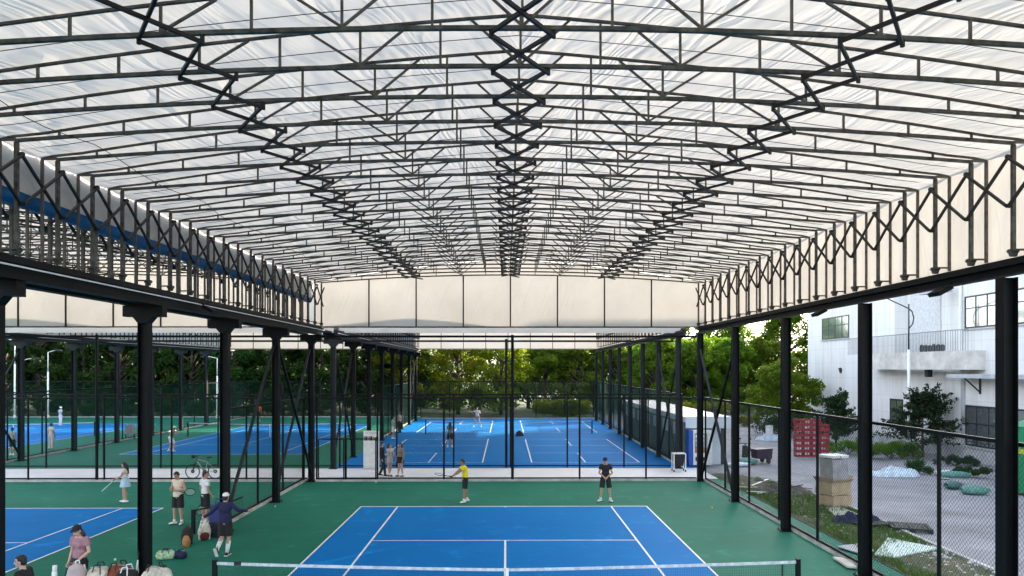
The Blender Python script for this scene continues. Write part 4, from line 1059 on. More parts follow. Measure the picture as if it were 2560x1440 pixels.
g = MB(); yv, zv = onX(2102, 926, BX); g.tube((BX - .05, yv, zv), (BX - .002, yv, zv), .22, .22, 12); g.box(BX - .1, yv - .2, zv + .05, BX - .05, yv + .2, zv + .2); g.build('vent', M['frame'], bld, world=True)
g = MB(); yv, zv = onX(2340, 727, BX - .4); g.box(BX - .8, yv - 1., zv - .15, BX - .003, yv + 1.1, zv + .3); g.build('overhang', M['concrete2'], bld, world=True)
g = MB(); yq = onX(2410, 1000, BX)[0]; g.box(BX - .1, yq - .14, 0, BX - .003, yq + .14, zc_); g.build('pilaster', M['concrete2'], bld, world=True)
g = MB(); g.box(BX - .06, 14, .0, BX - .003, y_end, .75); g.build('plinth', M['concrete2'], bld, world=True)
y_, z_ = onX(2356, 925, BX); g = MB(); g.box(BX - 1.0, y_ - .16, bz0 - .45, BX - .7, y_ + .16, bz0 - .002); child('lamp_box', g.mesh('lamp_box', M['rubber'], off=tuple(bld.location)), bal)

for k in range(6):
    t = thing('flower_pot', 'dark pot on the balcony edge, %s from the right' % ORD[k], 'pot', (BX - 1.12, by0 + 1.9 + .42 * k, bz1 + .003), 0, 'pots on the balcony edge')
    g = MB(); g.tube((0, 0, 0), (0, 0, .24), .1, .14, 10); g.build('pot', M['frame'], t); g = MB(); g.ell((0, 0, .3), (.13, .13, .1 + .03 * (k % 3)), None, 8, 6); g.build('plant', M['needle'], t)
# ------------------------------------------------------------------ street lamps
def lamp(label, x, y, h, arm, curl_, m='white', head='steel2', grp='lamp posts'):
    t = thing('street_lamp', label, 'street lamp', (x, y, 0), 0, grp)
    g = MB(); g.tube((0, 0, 0), (0, 0, h * .7), .1, .08, 10); g.tube((0, 0, .0), (0, 0, .35), .15, .13, 10); g.build('pole', M[m], t, True)
    g = MB(); g.tube((0, 0, h * .7), (0, 0, h), .05, .04, 8); a = arm
    if curl_:
        pts = [(0.02, 0, h * .84), (.24, 0, h * .87), (.3, 0, h * .91), (.2, 0, h * .95), (0, 0, h * .97), (-.6, 0, h * 1.0), (-1.5, 0, h * 1.045)]
        g.pipe(pts, .035, 6); hd_ = (-1.75, 0, h * 1.05)
    else:
        g.pipe([(0, 0, h - .05), (a * .6, 0, h + .12), (a, 0, h + .16)], .035, 6); hd_ = (a * 1.25, 0, h + .16)
    g.build('arm', M['frame' if curl_ else m], t, True)
    g = MB(); s_ = 1 if hd_[0] > 0 else -1
    g.prism([(-.4, -.02), (-.3, .09), (.2, .1), (.42, .0), (.3, -.06), (-.3, -.06)], 'y', -.17, .17); o = child('lamp_head', g.mesh('lamp_head', M[head]), t, hd_, (0, .12 * s_, 0))
M['bluegrey'] = mat('blue grey lamp head', (.1, .2, .5), .4)
x, y = gp(2272, 1140); lamp('tall white street lamp with curled arm before the white building', x, y, at(2272, 760, y)[1], 1.6, True, 'white', 'bluegrey')
x, z = at(56, 900, 76.9); lamp('white lamp post with short arm at far left, second from the edge', x, 76.9, z, 1.1, False)
x, z = at(37, 852, 76.9); lamp('taller white lamp post at the far left edge', x, 76.9, z, -.8, False)
x, z = at(543, 895, 76.9); lamp('slim lamp post with short arm behind the left blue court', x, 76.9, z, -1.1, False, 'edge_strip')
x, z = at(120, 880, 76.9); lamp('slim grey lamp post behind the far left court', x, 76.9, z, .9, False, 'edge_strip')
x, z = at(1938, 855, 92); lamp('white lamp post standing in the trees left of the building', x, 92, z, .8, False)

# ------------------------------------------------------------------ shed, vending machine, trolley
M['panel'] = mat('grey green wall panel', (.15, .19, .19), .6, 0, .15, 1.2); M['shedwhite'] = mat('white shed panel', (.62, .68, .74), .5, 0, .08, .8); M['royal'] = mat('royal blue panel', (.01, .07, .4), .4)
sx0, sy0 = gp(1714, 1162); sx1 = at(1829, 1060, sy0)[0]; sz = at(1714, 1042, sy0)[1]
t = thing('site_shed', 'long white flat roofed shed beside the far blue court', 'shed', (sx0, sy0, 0))
g = MB(); g.box(sx0 + .02, sy0 + .3, 0, sx1 - .3, sy0 + 21, sz - .3); g.build('wall', M['panel'], t, world=True)
g = MB(); g.box(sx0 - .05, sy0 - .1, sz - .3, sx1, sy0 + 21.2, sz); g.build('roof', M['white'], t, world=True)
g = MB(); g.box(sx0 - .03, sy0 - .16, at(1714, 1070, sy0)[1], sx1, sy0 - .103, sz + .02); g.build('fascia', M['shedwhite'], t, world=True)
g = MB(); g.box(sx0 + 1.5, sy0 + .2, 0, sx0 + 2., sy0 + .298, sz - .302); g.build('front_panel', M['shedwhite'], t, world=True)
g = MB(); g.box(sx1 - .95, sy0 + .26, 0, sx1 - .32, sy0 + .298, 2.0); g.build('door', M['frame'], t, world=True)
for k in range(7):
    g = MB(); yy = sy0 + 1.2 + k * 2.9; g.box(sx0 - .02, yy, 1.5, sx0 + .018, yy + 1.6, sz - .45); g.build('window', M['shedwhite'], t, world=True)
x, y = gp(1748, 1164); x0 = gp(1719, 1164)[0]
t = thing('vending_machine', 'white glass fronted vending machine with blue side before the shed', 'vending machine', (x0, y, 0))
g = MB(); g.box(x0 + .22, y - .35, .08, x0 + 1.25, y + .25, 1.95); g.build('body', M['white'], t, world=True)
g = MB(); g.box(x0 - .02, y - .36, .05, x0 + .218, y + .25, 1.96); g.build('side_panel', M['royal'], t, world=True)
g = MB(); g.box(x0 + .3, y - .365, .75, x0 + .98, y - .352, 1.8); g.build('display', M['glass'], t, world=True)
for k in range(4):
    g = MB()
    for i in range(5): g.box(x0 + .34 + .125 * i, y - .376, .84 + .24 * k, x0 + .42 + .125 * i, y - .367, .99 + .24 * k)
    g.build('goods', (CL['orange'], CL['green'], CL['sky'], M['white'])[k], t, world=True)
g = MB(); g.box(x0 + .34, y - .368, .3, x0 + .95, y - .352, .52); g.build('flap', M['frame'], t, world=True)
x, y = gp(1697, 1178)
t = thing('ball_trolley', 'small wheeled ball trolley with black bag and white legs by the far court corner', 'trolley', (x, y, 0))
g = MB()
for dx in (-.3, .3):
    for dy in (-.22, .22): g.tube((dx, dy, .06), (dx, dy, .95), .028, .028, 8)
    g.tube((dx, -.22, .93), (dx, .22, .93), .025, .025, 8)
for dy in (-.22, .22): g.tube((-.3, dy, .93), (.3, dy, .93), .025, .025, 8)
g.build('legs_frame', M['white'], t)
g = MB(); g.add([(sx_ * a, sy_ * b_, z) for z, a, b_ in ((.3, .2, .14), (.9, .28, .2)) for sx_, sy_ in ((-1, -1), (1, -1), (1, 1), (-1, 1))], [(3, 2, 1, 0), (0, 1, 5, 4), (1, 2, 6, 5), (2, 3, 7, 6), (3, 0, 4, 7)]); g.build('bag', M['black'], t)
for dx in (-.3, .3):
    for dy in (-.22, .22): g = MB(); g.tube((dx - .025, dy, .06), (dx + .025, dy, .06), .06, .06, 10); g.build('wheel', M['rubber'], t)

# notice board
bx_, by_ = gp(928, 1172); bx0 = gp(909, 1172)[0]; bx1 = gp(948, 1172)[0]; zt_ = at(928, 1077, by_)[1]
t = thing('notice_board', 'white free standing notice board with photo strip and small print beside the path', 'notice board', (bx_, by_, 0))
g = MB(); g.box(bx0, by_ - .03, .05, bx1, by_ + .03, zt_); g.build('panel', M['white'], t, world=True)
g = MB(); g.box(bx0 - .05, by_ - .2, 0, bx1 + .05, by_ + .2, .05); g.build('foot', M['silver'], t, world=True)
w_ = bx1 - bx0; r_ = random.Random(4)
g = MB(); za, zb_ = zt_ * .74, zt_ * .86; n_ = 9
for k in range(n_): g.box(bx0 + w_ * (.02 + .96 * k / n_), by_ - .036, za, bx0 + w_ * (.02 + .96 * (k + 1) / n_) - .006, by_ - .032, zb_ - r_.uniform(0, .05), k % 3)
g.build('photo_strip', [CL['mauve'], M['black'], CL['grey']], t, world=True)
g = MB()
for k in range(24):
    z_ = zt_ * .7 - k * zt_ * .028
    x_ = bx0 + w_ * .06
    while x_ < bx1 - w_ * .1:
        l_ = r_.uniform(.02, .09)
        if r_.random() < .6: g.box(x_, by_ - .035, z_, min(x_ + l_, bx1 - w_ * .05), by_ - .0315, z_ + .018)
        x_ += l_ + .02
for k in range(3): g.box(bx0 + w_ * .1, by_ - .035, zt_ * .97 - .05 * k, bx1 - w_ * .1, by_ - .0315, zt_ * .97 - .05 * k + .014)
g.build('print', CL['grey'], t, world=True)

# ------------------------------------------------------------------ yard clutter
M['red'] = mat('red crate plastic', (.3, .01, .025), .5, 0, .25, 6)
def crate_mesh():
    g = MB(); L, W, H = .5, .4, .32
    for s in (0, 1):
        y = s * (W - .02)
        for k in range(4): x = k * (L - .03) / 3; g.box(x, y, .0, x + .03, y + .02, H)
        for z in (0, H - .07): g.box(.03, y + .003, z, L - .03, y + .017, z + .07)
        x = s * (L - .02)
        for k in range(1, 4): yy = k * (W - .03) / 4; g.box(x + .003, yy, .0, x + .017, yy + .03, H)
        for z in (0, .14, H - .05): g.box(x + .003, .02, z, x + .017, W - .02, z + .05)
    g.box(.02, .02, 0, L - .02, W - .02, .02)
    return g.mesh('crate', M['red'])
cm_ = crate_mesh(); cx0, cy0 = gp(1990, 1142); cy0 = 43.1
cx0 = at(1990, 1142, cy0)[0]
for k in range(7):
    for c in range(4):
        if k == 6 and c == 3: continue
        o = child('plastic_crate', cm_, None, (cx0 + c * .505 + rnd.uniform(-.01, .01), cy0 + rnd.uniform(-.03, .03), .322 * k))
        tag(o, 'red plastic crate in the stack, %s layer up, %s column from left' % (ORD[k], ORD[c]), 'crate', 'red crates stacked in the yard')
def carton(label, x, y, z, sx, sy, sz, m, rz, open_=False, group=None, wrap=False):
    t = thing('carton', label, 'box', (x, y, z), rz, group)
    g = MB(); g.box(-sx / 2, -sy / 2, 0, sx / 2, sy / 2, sz)
    rr = random.Random(int(sx * 1000)); g.v = [(a + rr.uniform(-.025, .025), b_ + rr.uniform(-.025, .025), c + (rr.uniform(-.03, .03) if c > .1 else 0)) for a, b_, c in g.v]
    g.build('body', M[m], t)
    g = MB()
    if open_:
        for a in (-1, 1):
            g.add([(a * sx / 2, -sy / 2, sz), (a * sx / 2, sy / 2, sz), (a * (sx / 2 + .14), sy / 2, sz + .2), (a * (sx / 2 + .14), -sy / 2, sz + .22)], [(0, 1, 2, 3)]); 
            g.add([(-sx / 2, a * sy / 2, sz), (sx / 2, a * sy / 2, sz), (sx / 2, a * (sy / 2 + .16), sz + .13), (-sx / 2, a * (sy / 2 + .16), sz + .16)], [(0, 1, 2, 3)])
        g.build('flap', M[m], t)
    else:
        g.box(-.03, -sy / 2 - .004, .02, .03, -sy / 2 + .001, sz - .02); g.box(-.03, -sy / 2, sz + .032, .03, sy / 2, sz + .036); g.build('tape', M['concrete2' if m == 'wrapgrey' else 'kraft2'], t)
    return t
M['kraft'] = mat('brown cardboard', (.4, .31, .2), .85, 0, .18, 3); M['kraft2'] = mat('paper tape', (.3, .2, .1), .6); M['wrapgrey'] = mat('grey wrapped carton', (.3, .29, .31), .4, 0, .2, 3)
kx, ky = gp(2092, 1272)
carton('lower brown cardboard box of the pile on the verge', kx + .08, ky + .4, 0, 1.05, .75, .48, 'kraft', .5)
carton('open brown cardboard box in the middle of the pile on the verge', kx + .05, ky + .4, .515, 1.03, .75, .46, 'kraft', .42, True)
carton('grey wrapped carton on top of the brown boxes', kx + .08, ky + .42, 1.0, .74, .64, .86, 'wrapgrey', .35)
carton('white lidded box topping the grey wrapped carton', kx + .08, ky + .42, 1.9, .78, .68, .1, 'white', .35)
# crumpled plastic sheet heap
def heap(name, label, cat, x, y, rx, ry, h, m, seed, rough=.5, n=34, rz=0, group=None, nz=4.):
    g = MB(); vs = []
    for j in range(n + 1):
        for i in range(n + 1):
            a, b_ = 2 * i / n - 1, 2 * j / n - 1; r2 = min(1, a * a + b_ * b_)
            e = (1 - r2) ** .6
            q = noise.noise(Vector((a * nz * .5 + seed, b_ * nz * .5, 0))); q2 = abs(noise.noise(Vector((a * nz + seed, b_ * nz * 1.4, 5))))
            k = math.sqrt(a * a + b_ * b_); mx_ = max(abs(a), abs(b_)) or 1; f = mx_ / (k or 1)
            vs.append((a * f * rx * (1 + .12 * q), b_ * f * ry * (1 + .12 * q), max(0.005, h * e * (.62 + rough * q + rough * .9 * q2))))
    g.add(vs, [(j * (n + 1) + i, j * (n + 1) + i + 1, (j + 1) * (n + 1) + i + 1, (j + 1) * (n + 1) + i) for j in range(n) for i in range(n)])
    o = g.build(name, M[m] if isinstance(m, str) else m, None, True); o.location = (x, y, 0); o.rotation_euler = (0, 0, rz)
    return tag(o, label, cat, group)
M['plastic'] = mat('pale blue plastic sheet', (.5, .6, .7), .3, 0, .3, 3, .4, 8)
x, y = gp(2238, 1192); heap('plastic_sheet', 'crumpled pale plastic sheet lying at the road edge', 'plastic sheet', x, y + .4, 1.3, .62, .5, 'plastic', 2.2, .6, nz=3.4, rz=-.15, n=60)
def sack(label, x, y, z, L, r, m, rz):
    t = thing('sack', label, 'sack', (x, y, z), rz, 'green woven sacks'); t.scale = (.8, .9, .85); g = MB(); n = 14; k = 16; vs = []
    for i in range(n + 1):
        f = i / n; e = math.sin(math.pi * (f * .9 + .05)) ** .4
        for a in range(k):
            th = 2 * math.pi * a / k; w = 1 + .08 * noise.noise(Vector((f * 6, th, rz)))
            vs.append(((f - .5) * L, math.cos(th) * r * e * w * 1.15, max(0, r * .62 + math.sin(th) * r * .75 * e * w)))
    g.add(vs, [(i * k + a, i * k + (a + 1) % k, (i + 1) * k + (a + 1) % k, (i + 1) * k + a) for i in range(n) for a in range(k)] + [tuple(range(k)), tuple(range((n + 1) * k - 1, n * k - 1, -1))])
    g.build('bag', M[m], t, True); g = MB(); g.tube((L / 2 - .02, 0, r * .6), (L / 2 + .1, 0, r * .7), .04, .09, 8); g.build('tied_neck', M[m], t)
M['sackg'] = mat('green woven sack', (.09, .23, .2), .6, 0, .25, 5, .6, 60); M['sackd'] = mat('dark green woven sack', (.05, .13, .12), .6, 0, .25, 5, .6, 60)
x, y = gp(2445, 1238); sack('green woven sack lying in front, palest of the pile', x, y + .25, 0, 1.35, .33, 'sackg', -.12)
x, y = gp(2400, 1225); sack('dark green sack behind and left of the pale green one', x - .1, y + .35, 0, .9, .3, 'sackd', .2)
x, y = gp(2405, 1215); sack('long green sack lying on top of the sack pile', x, y + .6, .28, 1.7, .27, 'sackg', -.05)
x, y = gp(1925, 1170); sack('grey green sack on the road beside the scooter', 13.2, 39.6, 0, 1.6, .34, 'sackg', .1)
x, y = gp(1870, 1180); sack('pale flat sack in front of the scooter', 12.6, 38.9, 0, 1.5, .2, 'plasticw' if 'plasticw' in M else 'plastic', .0)
# black plastic pallets
def pallet(label, x, y, rz, tilt=0):
    t = thing('pallet', label, 'pallet', (x, y, 0), rz, 'black plastic pallets')
    g = MB()
    for k in range(9): g.box(-.6 + k * .135, -.5, .12, -.6 + k * .135 + .1, .5, .14)
    for k in range(3): g.box(-.6, -.5 + .45 * k, .1, .6, -.4 + .45 * k, .119)
    g.build('deck', M['rubber'], t)
    for a in (-.52, 0, .52):
        for b_ in (-.44, 0, .44): g = MB(); g.box(a - .07, b_ - .06, 0, a + .07, b_ + .06, .1); g.build('foot', M['rubber'], t)
    t.rotation_euler = (0, tilt, rz)
x, y = gp(2290, 1330); pallet('black plastic pallet lying at the road edge, right one of two', x, y + .35, -.35)
x, y = gp(2190, 1322); pallet('black plastic pallet half covered by dark film, left one of two', x, y + .5, .2)
x, y = gp(2190, 1322); heap('plastic_film', 'crumpled dark blue film over the left pallet', 'plastic film', x - .3, y + .75, .95, .5, .34, 'navyfilm' if 'navyfilm' in M else CL['navy'], 4.4, .8, nz=6)
# boards and slabs
def slab(label, pts, th, m, group=None):
    g = MB(); g.prism([gp(u, v, .03) for u, v in pts], 'z', .035, .035 + th); o = g.build('board', M[m]); return tag(o, label, 'board', group)
M['mintboard'] = mat('pale mint board', (.5, .62, .6), .6, 0, .12, 2)
slab('large pale mint board lying flat on the verge', [(2186, 1390), (2220, 1348), (2345, 1374), (2235, 1398)], .05, 'mintboard')
slab('grey board half under the mint board', [(2092, 1368), (2170, 1358), (2185, 1380), (2150, 1386)], .03, 'concrete2')
slab('white crumbling slab in front of the cardboard boxes', [(2064, 1272), (2100, 1270), (2146, 1288), (2098, 1300)], .05, 'concrete')
slab('beige slab lying against the kerb of the right fence', [(2082, 1396), (2118, 1400), (2142, 1422), (2118, 1420)], .05, 'concrete')
for k, (pts, nm) in enumerate((([(2338, 1182), (2372, 1178), (2378, 1186), (2344, 1192)], 'upper'), ([(2344, 1192), (2370, 1188), (2374, 1198), (2350, 1196)], 'lower'))):
    slab('%s white sheet lying by the road beyond the sacks' % nm, pts, .08, 'white')
# scrap heap by the fence
r_ = random.Random(8); hx, hy = gp(1955, 1232)
for k in range(13):
    a = r_.uniform(-.5, .5) + .3; L = r_.uniform(.9, 2.); x_, y_ = hx + r_.uniform(-.9, .9), hy + r_.uniform(-.9, 1.2)
    g = MB(); z_ = .05 + .3 * r_.random(); d_ = Vector((math.cos(a), math.sin(a), r_.uniform(-.12, .16))) * L / 2; c_ = Vector((x_, y_, z_ + abs(d_.z)))
    g.bar(c_ - d_, c_ + d_, .07, .025); o = g.build('scrap_plank', M[('concrete', 'frame', 'white', 'rubber')[k % 4]])
    tag(o, 'loose %s strip thrown on the scrap heap by the right fence' % ('pale', 'dark', 'white', 'black')[k % 4], 'scrap', 'scrap strips on the verge')
heap('scrap_heap', 'dark heap of scrap and weeds on the verge by the right fence', 'scrap heap', hx, hy, 1.3, 1.2, .22, 'soil', 7.7, 1.3, nz=7, n=50)
# scooter with cargo box
def scooter():
    x, y = gp(1862, 1158); t = thing('scooter', 'black motor scooter parked on the road with the handlebar towards us', 'scooter', (x, y, 0), 1.15)
    for wx in (.0, 1.15):
        g = MB(); g.tube((wx, -.05, .25), (wx, .05, .25), .25, .25, 16); w = g.build('wheel', M['rubber'], t); g = MB(); g.tube((wx, -.055, .25), (wx, .055, .25), .13, .13, 12); child('rim', g.mesh('rim', M['silver']), w)
    g = MB(); g.prism([(-.1, .3), (.0, .55), (.12, .95), (.2, .98), (.22, .5), (.35, .3), (.75, .3), (.8, .55), (1.35, .6), (1.3, .4), (1.0, .22), (.3, .2)], 'y', -.15, .15); g.build('body', M['rubber'], t)
    g = MB(); g.prism([(.7, .6), (.75, .74), (1.3, .76), (1.38, .62)], 'y', -.14, .14); g.build('seat', M['black'], t)
    g = MB(); g.tube((.17, 0, .9), (.1, 0, 1.08), .03, .03, 8); g.tube((.1, -.33, 1.1), (.1, .33, 1.1), .02, .02, 8)
    for s in (-1, 1): g.tube((.1, s * .22, 1.1), (.16, s * .28, 1.32), .01, .01, 5); g.ell((.16, s * .28, 1.36), (.02, .07, .045))
    g.build('handlebar', M['rubber'], t)
    g = MB(); g.tube((.02, 0, .25), (.14, 0, .8), .03, .03, 8); g.build('fork', M['silver'], t)
scooter()
x, y = gp(1900, 1158); t = thing('cargo_trailer', 'dark purple cargo box on small wheels behind the scooter', 'trailer', (x + .1, y, 0), 0.2)
t.scale = (.62, .7, .85)
M['plum'] = mat('dark plum paint', (.035, .015, .04), .5)
g = MB(); g.add([(-.75, -.4, .35), (.75, -.4, .3), (.75, .4, .3), (-.75, .4, .35), (-.85, -.45, .95), (.8, -.45, 1.0), (.8, .45, 1.0), (-.85, .45, .95)], [(3, 2, 1, 0), (4, 5, 6, 7), (0, 1, 5, 4), (1, 2, 6, 5), (2, 3, 7, 6), (3, 0, 4, 7)]); g.build('box', M['plum'], t)
for s in (-.45, .45): g = MB(); g.tube((.35, s - .04, .22), (.35, s + .04, .22), .22, .22, 14); g.build('wheel', M['rubber'], t)
# distant white car and a pale heap by the path
x, y = gp(1914, 1062); t = thing('parked_car', 'small white car half hidden behind the shrub on the sunny path', 'car', (x + .6, 68, 0), .9)
g = MB(); g.prism([(-1.9, .3), (-1.9, .75), (-1.2, .85), (-.8, 1.4), (.9, 1.42), (1.4, .9), (1.9, .8), (1.95, .3)], 'y', -.8, .8); g.build('body', M['white'], t)
g = MB(); g.prism([(-1.08, .9), (-.74, 1.34), (.84, 1.36), (1.24, .9)], 'y', -.803, .803); g.build('window', M['glass'], t)
for a in (-1.2, 1.2):
    for s in (-.75, .75): g = MB(); g.tube((a, s - .1, .32), (a, s + .1, .32), .32, .32, 14); g.build('wheel', M['rubber'], t)
x, y = gp(1923, 1100); t = thing('bucket', 'white bucket standing on pale blue sheets at the road edge', 'bucket', (x, y, .3)); g = MB(); g.tube((0, 0, 0), (0, 0, .75), .24, .27, 14); g.build('shell', M['white'], t); g = MB(); g.tube((0, 0, .75), (0, 0, .79), .29, .29, 14); g.build('rim', M['silver'], t)
heap('plastic_sheet', 'pale blue sheets heaped under the white bucket', 'plastic sheet', x + .1, y, 1.1, .7, .45, 'plastic', 12.2, .7, nz=6)
# green container at the right picture edge
x, z = at(2546, 1060, 30); t = thing('waste_container', 'green waste container with yellow band at the right picture edge', 'container', (x + .9, 30, 0))
M['cgreen'] = mat('green painted metal', (.01, .23, .1), .45); M['cyellow'] = mat('yellow band', (.5, .5, .03), .5)
g = MB(); g.box(-.9, -.7, .12, .9, .7, z - .1); g.build('body', M['cgreen'], t); g = MB(); g.box(-.92, -.72, 1.75, .92, .72, 1.95); g.build('band', M['cyellow'], t); g = MB(); g.prism([(-.95, z - .1), (0, z + .15), (.95, z - .1)], 'y', -.75, .75); g.build('lid', M['cgreen'], t)
for a in (-.7, .7):
    for s in (-.5, .5): g = MB(); g.tube((a - .04, s, .1), (a + .04, s, .1), .1, .1, 10); g.build('wheel', M['rubber'], t)
# kerb along the road and verge
g = MB(); pts = [(13.15, 5), (12.75, 18.5), (12.85, 22.5), (13.1, 26.2), (13.15, 30)]
for (xa, ya), (xb, yb) in zip(pts, pts[1:]): g.bar((xa, ya, .02), (xb, yb, .02), .14, .12)
tag(g.build('road_kerb', M['kerb']), kind='structure')
g = MB(); V = []; n = 60
edge = lambda y: np.interp(y, [5, 18.5, 22.5, 26.2, 30, 33, 36], [13.08, 12.68, 12.78, 13.02, 13.1, 12.6, 11.6])
for j in range(n + 1):
    y = 5 + 31 * j / n
    for i in range(15):
        f = i / 14; x = 10.26 + (edge(y) - 10.26) * f
        V.append((x, y, .012 + .05 * math.sin(f * math.pi) * (1 + .7 * noise.noise(Vector((x * .9, y * .9, 2))))))
g.add(V, [(j * 15 + i, j * 15 + i + 1, (j + 1) * 15 + i + 1, (j + 1) * 15 + i) for j in range(n) for i in range(14)])
struct('verge', g, M['verge'], True)
def blades(name, n, fn, hmin, hmax, w, m):
    vs = []; fs = []
    k = 0
    while k < n:
        q = fn()
        if q is None: continue
        x, y = q; a = rnd.uniform(0, 6.28); h = rnd.uniform(hmin, hmax); lx, ly = rnd.uniform(-.5, .5) * h, rnd.uniform(-.5, .5) * h
        o = len(vs); vs += [(x - math.cos(a) * w, y - math.sin(a) * w, .02), (x + math.cos(a) * w, y + math.sin(a) * w, .02), (x + lx, y + ly, .02 + h)]; fs.append((o, o + 1, o + 2)); k += 1
    g = MB(); g.add(vs, fs); return tag(g.build(name, M[m]), kind='stuff', label='patchy green grass and weeds on the verge by the right fence', cat='grass')
def vg():
    y = rnd.uniform(11, 35); x = rnd.uniform(10.3, float(edge(y)) - .05)
    q = noise.noise(Vector((x * .55, y * .4, 1.3)))
    if q < -.08 and rnd.random() < .9: return None
    if 18.3 < y < 20.6 and x > 11.8 and rnd.random() < .9: return None
    return x, y
blades('grass', 15000, vg, .05, .2, .012, 'grass')
r_ = random.Random(3); g = MB()
for k in range(420):
    y = r_.uniform(14, 34); x = r_.uniform(10.6, float(edge(y)) - .1)
    if k < 200: y = r_.uniform(15, 21.5); x = r_.uniform(11.6, 12.75)
    s_ = r_.uniform(.015, .07); g.ell((x, y, .04), (s_, s_ * r_.uniform(.6, 1.2), s_ * .6), None, 6, 4)
tag(g.build('gravel', M['kerb']), kind='stuff', label='scattered stones and rubble crumbs on the verge', cat='gravel')
# ------------------------------------------------------------------ bags, bottles, bicycle, balls
def backpack(label, x, y, z, w, d, h, m, rz, lean=0, m2=None, group='bags left by the court', straps='black'):
    t = thing('backpack', label, 'backpack', (x, y, z), rz, group)
    g = MB(); g.ell((0, 0, h * .45), (w / 2, d / 2, h * .47)); g.box(-w * .42, -d * .34, 0, w * .42, d * .36, h * .62); g.ell((0, 0, h * .72), (w * .42, d * .38, h * .28))
    o = fused('body', g, .022, M[m] if isinstance(m, str) else m, t, 3)
    g = MB(); g.ell((0, -d * .42, h * .3), (w * .36, d * .2, h * .26)); g.box(-w * .3, -d * .55, h * .08, w * .3, -d * .35, h * .4); fused('front_pocket', g, .02, M[m2] if isinstance(m2, str) else (m2 or (M[m] if isinstance(m, str) else m)), t, 2)
    for s in (-1, 1):
        g = MB(); g.pipe([(s * w * .25, d * .4, h * .9), (s * w * .3, d * .66, h * .6), (s * w * .36, d * .62, h * .3), (s * w * .3, d * .4, h * .1)], .016, 6); g.build('strap', M[straps], t, True)
    g = MB(); g.pipe([(-.04, d * .2, h * .96), (-.035, d * .2, h * 1.06), (.035, d * .2, h * 1.06), (.04, d * .2, h * .96)], .011, 6); g.build('handle', M[straps], t)
    t.rotation_euler = (lean, 0, rz)
    if z < .1: t.scale = (.86, .9, .84)
    return t
def duffel(label, x, y, z, L, r, m, rz, seed=1, group='bags left by the court', straps='black'):
    t = thing('sports_bag', label, 'sports bag', (x, y, z), rz, group); g = MB(); n = 14; k = 14; vs = []
    for i in range(n + 1):
        f = i / n; e = (1 - abs(2 * f - 1) ** 5) ** .5 * .9 + .1
        for a in range(k):
            th = 2 * math.pi * a / k; w = 1 + .16 * noise.noise(Vector((f * 4, math.cos(th) * 1.5 + seed, math.sin(th) * 1.5)))
            vs.append(((f - .5) * L, math.cos(th) * r * e * w, max(0, r * .85 + math.sin(th) * r * .95 * e * w)))
    g.add(vs, [(i * k + a, i * k + (a + 1) % k, (i + 1) * k + (a + 1) % k, (i + 1) * k + a) for i in range(n) for a in range(k)] + [tuple(range(k)), tuple(range((n + 1) * k - 1, n * k - 1, -1))])
    g.build('body', M[m] if isinstance(m, str) else m, t, True)
    for s in (-1, 1):
        g = MB(); g.pipe([(-L * .2, s * r * .75, r * 1.3), (-L * .12, s * r * .4, r * 2.0), (L * .12, s * r * .4, r * 2.05), (L * .2, s * r * .75, r * 1.3)], .012, 6); g.build('handle', M[straps], t)
    g = MB(); g.bar((-L * .35, 0, r * 1.8), (L * .35, 0, r * 1.8), .02, .02); g.build('zip', M['silver'], t)
    return t
M['rust'] = mat('rust red cloth', (.2, .045, .02), .8, 0, .3, 8); M['tan'] = mat('tan leather', (.3, .13, .04), .6, 0, .2, 8); M['lime'] = mat('green printed cloth', (.1, .5, .07), .8, 0, .5, 16, col2=(.7, .8, .6)); M['darkred'] = mat('dark red cloth', (.1, .015, .015), .8, 0, .3, 8)
M['pinkgrey'] = mat('pinkish grey cloth', (.4, .32, .33), .8, 0, .15, 8)
x, y = gp(455, 1366); backpack('dark backpack standing against the short net post', x + .02, y + .3, 0, .42, .3, .62, 'black', .3, 0, 'black')
x, y = gp(463, 1368); backpack('small tan leather backpack in front of the dark one', x, y + .08, 0, .3, .2, .4, 'tan', -.2, 0, 'tan')
x, y = gp(503, 1352); backpack('white and dark red racket backpack leaning by the low net', x, y + .22, 0, .46, .34, .66, 'offwhite', .5, .25, 'darkred', straps='white')
x, y = gp(527, 1345); backpack('black backpack with pale straps right of the white and red one', x + .05, y + .2, 0, .42, .28, .62, 'black', -.3, .2, 'black', straps='white')
x, y = gp(552, 1342); t = thing('tote_bag', 'large navy blue bag standing beside the man in navy', 'bag', (x - .05, y + .1, 0), .1, 'bags left by the court')
g = MB(); g.add([(sx_ * a, sy_ * b_, z) for z, a, b_ in ((0, .26, .16), (.5, .3, .18), (1.0, .27, .12)) for sx_, sy_ in ((-1, -1), (1, -1), (1, 1), (-1, 1))], [(3, 2, 1, 0)] + [(k * 4 + i, k * 4 + (i + 1) % 4, k * 4 + 4 + (i + 1) % 4, k * 4 + 4 + i) for k in (0, 1) for i in range(4)] + [(8, 9, 10, 11)])
M['navybag'] = mat('navy bag cloth', (.006, .01, .11), .6, 0, .2, 8); g.build('body', M['navybag'], t)
g = MB(); g.pipe([(-.12, -.12, .98), (-.1, -.1, 1.2), (.1, -.1, 1.2), (.12, -.12, .98)], .014, 6); g.build('handle', M['navybag'], t)
x, y = gp(407, 1402); duffel('lime green printed bag lying on the court', x, y + .15, 0, .5, .14, 'lime', .3, 3)
x, y = gp(447, 1398); duffel('small royal blue bag beside the lime green one', x, y + .1, 0, .36, .12, CL['navy'], -.2, 5)
